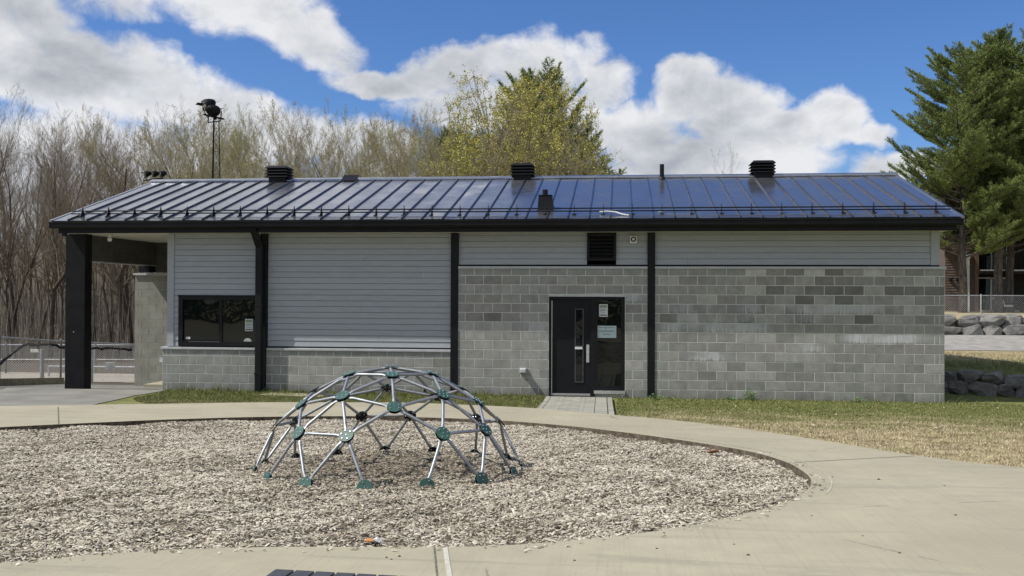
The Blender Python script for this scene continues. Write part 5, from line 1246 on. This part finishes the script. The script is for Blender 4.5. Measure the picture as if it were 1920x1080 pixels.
# undergrowth far in the wood: thin upright stems, too many to count
n = 6000; Dp = rng.uniform(34, 86, n); px = rng.uniform(-140, 900, n); t = (px-960)/1808
X = -6.6406+Dp*(t*math.cos(YAW)-math.sin(YAW)); Y = -20.6546+Dp*(math.cos(YAW)+t*math.sin(YAW)); Z = gz(X, Y)
hh = rng.uniform(.6, 4.2, n)*(.5+Dp/75); lean = rng.normal(0, .07, (n, 2))*hh[:, None]; th = rng.uniform(0, PI, n); w = rng.uniform(.006, .026, n)
keep = ~((px < 260) & (Dp < 39)); 
c0 = np.column_stack([X-np.cos(th)*w, Y-np.sin(th)*w, Z-.05]); c1 = np.column_stack([X+np.cos(th)*w, Y+np.sin(th)*w, Z-.05]); ct = np.column_stack([X+lean[:, 0], Y+lean[:, 1], Z+hh])
c2 = np.column_stack([X, Y+w*1.5, Z-.05])
V_ = np.stack([c0, c1, c2, ct], 1)[keep].reshape(-1, 3); m = len(V_)//4; F_ = (np.arange(m)[:, None, None]*4+np.array([(0, 1, 3), (1, 2, 3), (2, 0, 3)])[None]).reshape(-1, 3)
link('undergrowth', npmesh('undergrowth', V_, F_, M['brush']), kind='stuff', label='tangle of thin stems on the floor of the bare wood', category='undergrowth')

n = 7000; Dp = rng.uniform(88, 150, n); px = rng.uniform(-200, 1000, n); t = (px-960)/1808
X = -6.6406+Dp*(t*math.cos(YAW)-math.sin(YAW)); Y = -20.6546+Dp*(math.cos(YAW)+t*math.sin(YAW)); Z = gz(X, Y)
hh = rng.uniform(.06, .115, n)*Dp; lean = rng.normal(0, .05, (n, 2))*hh[:, None]; th = rng.uniform(0, PI, n); w = rng.uniform(.04, .13, n)
V_ = np.stack([np.column_stack([X-w, Y, Z-.1]), np.column_stack([X+w, Y, Z-.1]), np.column_stack([X, Y+w*1.6, Z-.1]), np.column_stack([X+lean[:, 0], Y+lean[:, 1], Z+hh])], 1).reshape(-1, 3)
F_ = (np.arange(n)[:, None, None]*4+np.array([(0, 1, 3), (1, 2, 3), (2, 0, 3)])[None]).reshape(-1, 3)
link('far_wood', npmesh('far_wood', V_, F_, M['brush']), kind='stuff', label='far depth of the bare wood seen between the nearer trunks', category='wood')

# ================================================================== APARTMENT HOUSE at the right
AY = 49.35
ab = thing('apartment_building', 'brown clapboard apartment house with balconies behind the pines', 'building', (0, 0, 1.2))
k = MB(); k.box(15.9, 18.0, AY+.02, AY+12, 0, 8.2); k.box(18.0, 60, AY+2.0, AY+12, 0, 8.2); BW = obj('wall', k, M['brown'], ab)
for i in range(60):
    z = i*.18
    if z < 8.1: k = MB(); k.yzprism([(AY-.03, z), (AY-.03, z+.02), (AY+.01, z+.178), (AY+.02, z+.178), (AY+.02, z)], 15.88, 17.86); obj('clapboard', k, M['brown'], BW)
k = MB(); k.box(17.86, 18.1, AY-.06, AY+.1, 0, 8.2); obj('corner_board', k, M['browntrim'], ab)
k = MB(); k.box(18.1, 60, AY+1.9, AY+2.0, 0, 8.2); obj('recess_wall', k, M['darkwall'], ab)  # balcony and pine shade painted in as a darker wall
for z0 in (2.9, 5.75):
    k = MB(); k.box(18.1, 34, AY-.4, AY+1.95, z0-.28, z0); BA = obj('balcony', k, M['darkwall'], ab)
    k = MB(); k.box(18.1, 34, AY-.46, AY-.4, z0-.08, z0+.01); obj('balcony_edge', k, M['white'], BA)
    k = MB(); k.box(18.2, 34, AY-.42, AY-.38, z0+1.0, z0+1.05)
    for j in range(110): k.box(18.2+j*.14, 18.225+j*.14, AY-.41, AY-.39, z0, z0+1.0)
    obj('railing', k, M['column'], BA)
for j in range(5):
    k = MB(); x0 = 19.3+j*4; k.box(x0, x0+.09, AY-.41, AY-.33, 2.9, 8.2); obj('balcony_post', k, M['white'], ab)
for z0 in (.12, 2.95, 5.8):
    for x0 in (18.55, 23.0, 27.5):
        k = MB(); k.box(x0, x0+2.1, AY+1.82, AY+1.9, z0, z0+2.2); D_ = obj('patio_door', k, M['glass'], ab)
        k = MB()
        for a, b in ((x0-.06, x0+.03), (x0+.98, x0+1.1), (x0+2.05, x0+2.14)): k.box(a, b, AY+1.76, AY+1.82, z0, z0+2.25)
        k.box(x0-.06, x0+2.14, AY+1.76, AY+1.82, z0+2.2, z0+2.3); obj('frame', k, M['white'], D_)
k = MB(); k.box(18.2, 20.6, AY-.5, AY+1.8, -.05, .12); obj('patio_slab', k, M['concrete'], ab)
k = MB(); k.box(17.30, 17.45, AY-.2, AY-.04, 0, 3.7); k.box(17.25, 17.5, AY-.25, AY-.04, 3.7, 4.1); obj('downpipe', k, M['white'], ab)
for x0 in (16.15, 16.6): k = MB(); k.box(x0, x0+.16, AY-.16, AY-.03, 2.1, 2.3); k.box(x0+.02, x0+.2, AY-.24, AY-.16, 2.2, 2.34); obj('wall_hood', k, M['black'], ab)
k = MB(); k.yzprism([(AY-1, 8.2), (AY+6, 9.4), (AY+13, 8.2)], 15.4, 60); obj('roof', k, M['darkwall'], ab)
ch = thing('patio_chair', 'cream cushioned patio chair behind the fence in front of the apartment doors', 'chair', (18.75, 46.6, 1.2), .5)
k = MB(); k.box(-.42, .42, -.35, .3, .38, .5); obj('seat', k, M['soffit'], ch)
k = MB(); k.yzprism([(.25, .45), (.33, .45), (.55, 1.0), (.47, 1.0)], -.42, .42); obj('backrest', k, M['soffit'], ch)
for a in (-.46, .42):
    k = MB(); k.box(a, a+.04, -.38, .35, .58, .62); obj('arm', k, M['black'], ch)
    for b in (-.36, .3): k = MB(); k.box(a, a+.04, b, b+.04, 0, .58); obj('leg', k, M['black'], ch)
hs_ = thing('house', 'white house glimpsed between the pavilion corner and the apartment house', 'building', (17.5, 72, 1.2))
k = MB(); k.box(-1, 7.2, 0, 9, 0, 7.4); obj('wall', k, M['white'], hs_); k = MB(); k.yzprism([(-.5, 7.4), (4.5, 8.6), (9.5, 7.4)], -1.3, 7.5); obj('roof', k, M['darkwall'], hs_)
for z0 in (1.0, 3.9, 5.8):
    for x0 in (-.5, 2, 4.6): k = MB(); k.box(x0, x0+1.1, -.05, .02, z0, z0+1.4); wv_ = obj('window', k, M['capflash'], hs_); k = MB(); k.box(x0+.08, x0+1.02, -.06, -.052, z0+.08, z0+1.32); obj('pane', k, M['glass'], wv_)
print('objects', len(bpy.data.objects), 'tris approx', sum(len(m.polygons) for m in bpy.data.meshes))
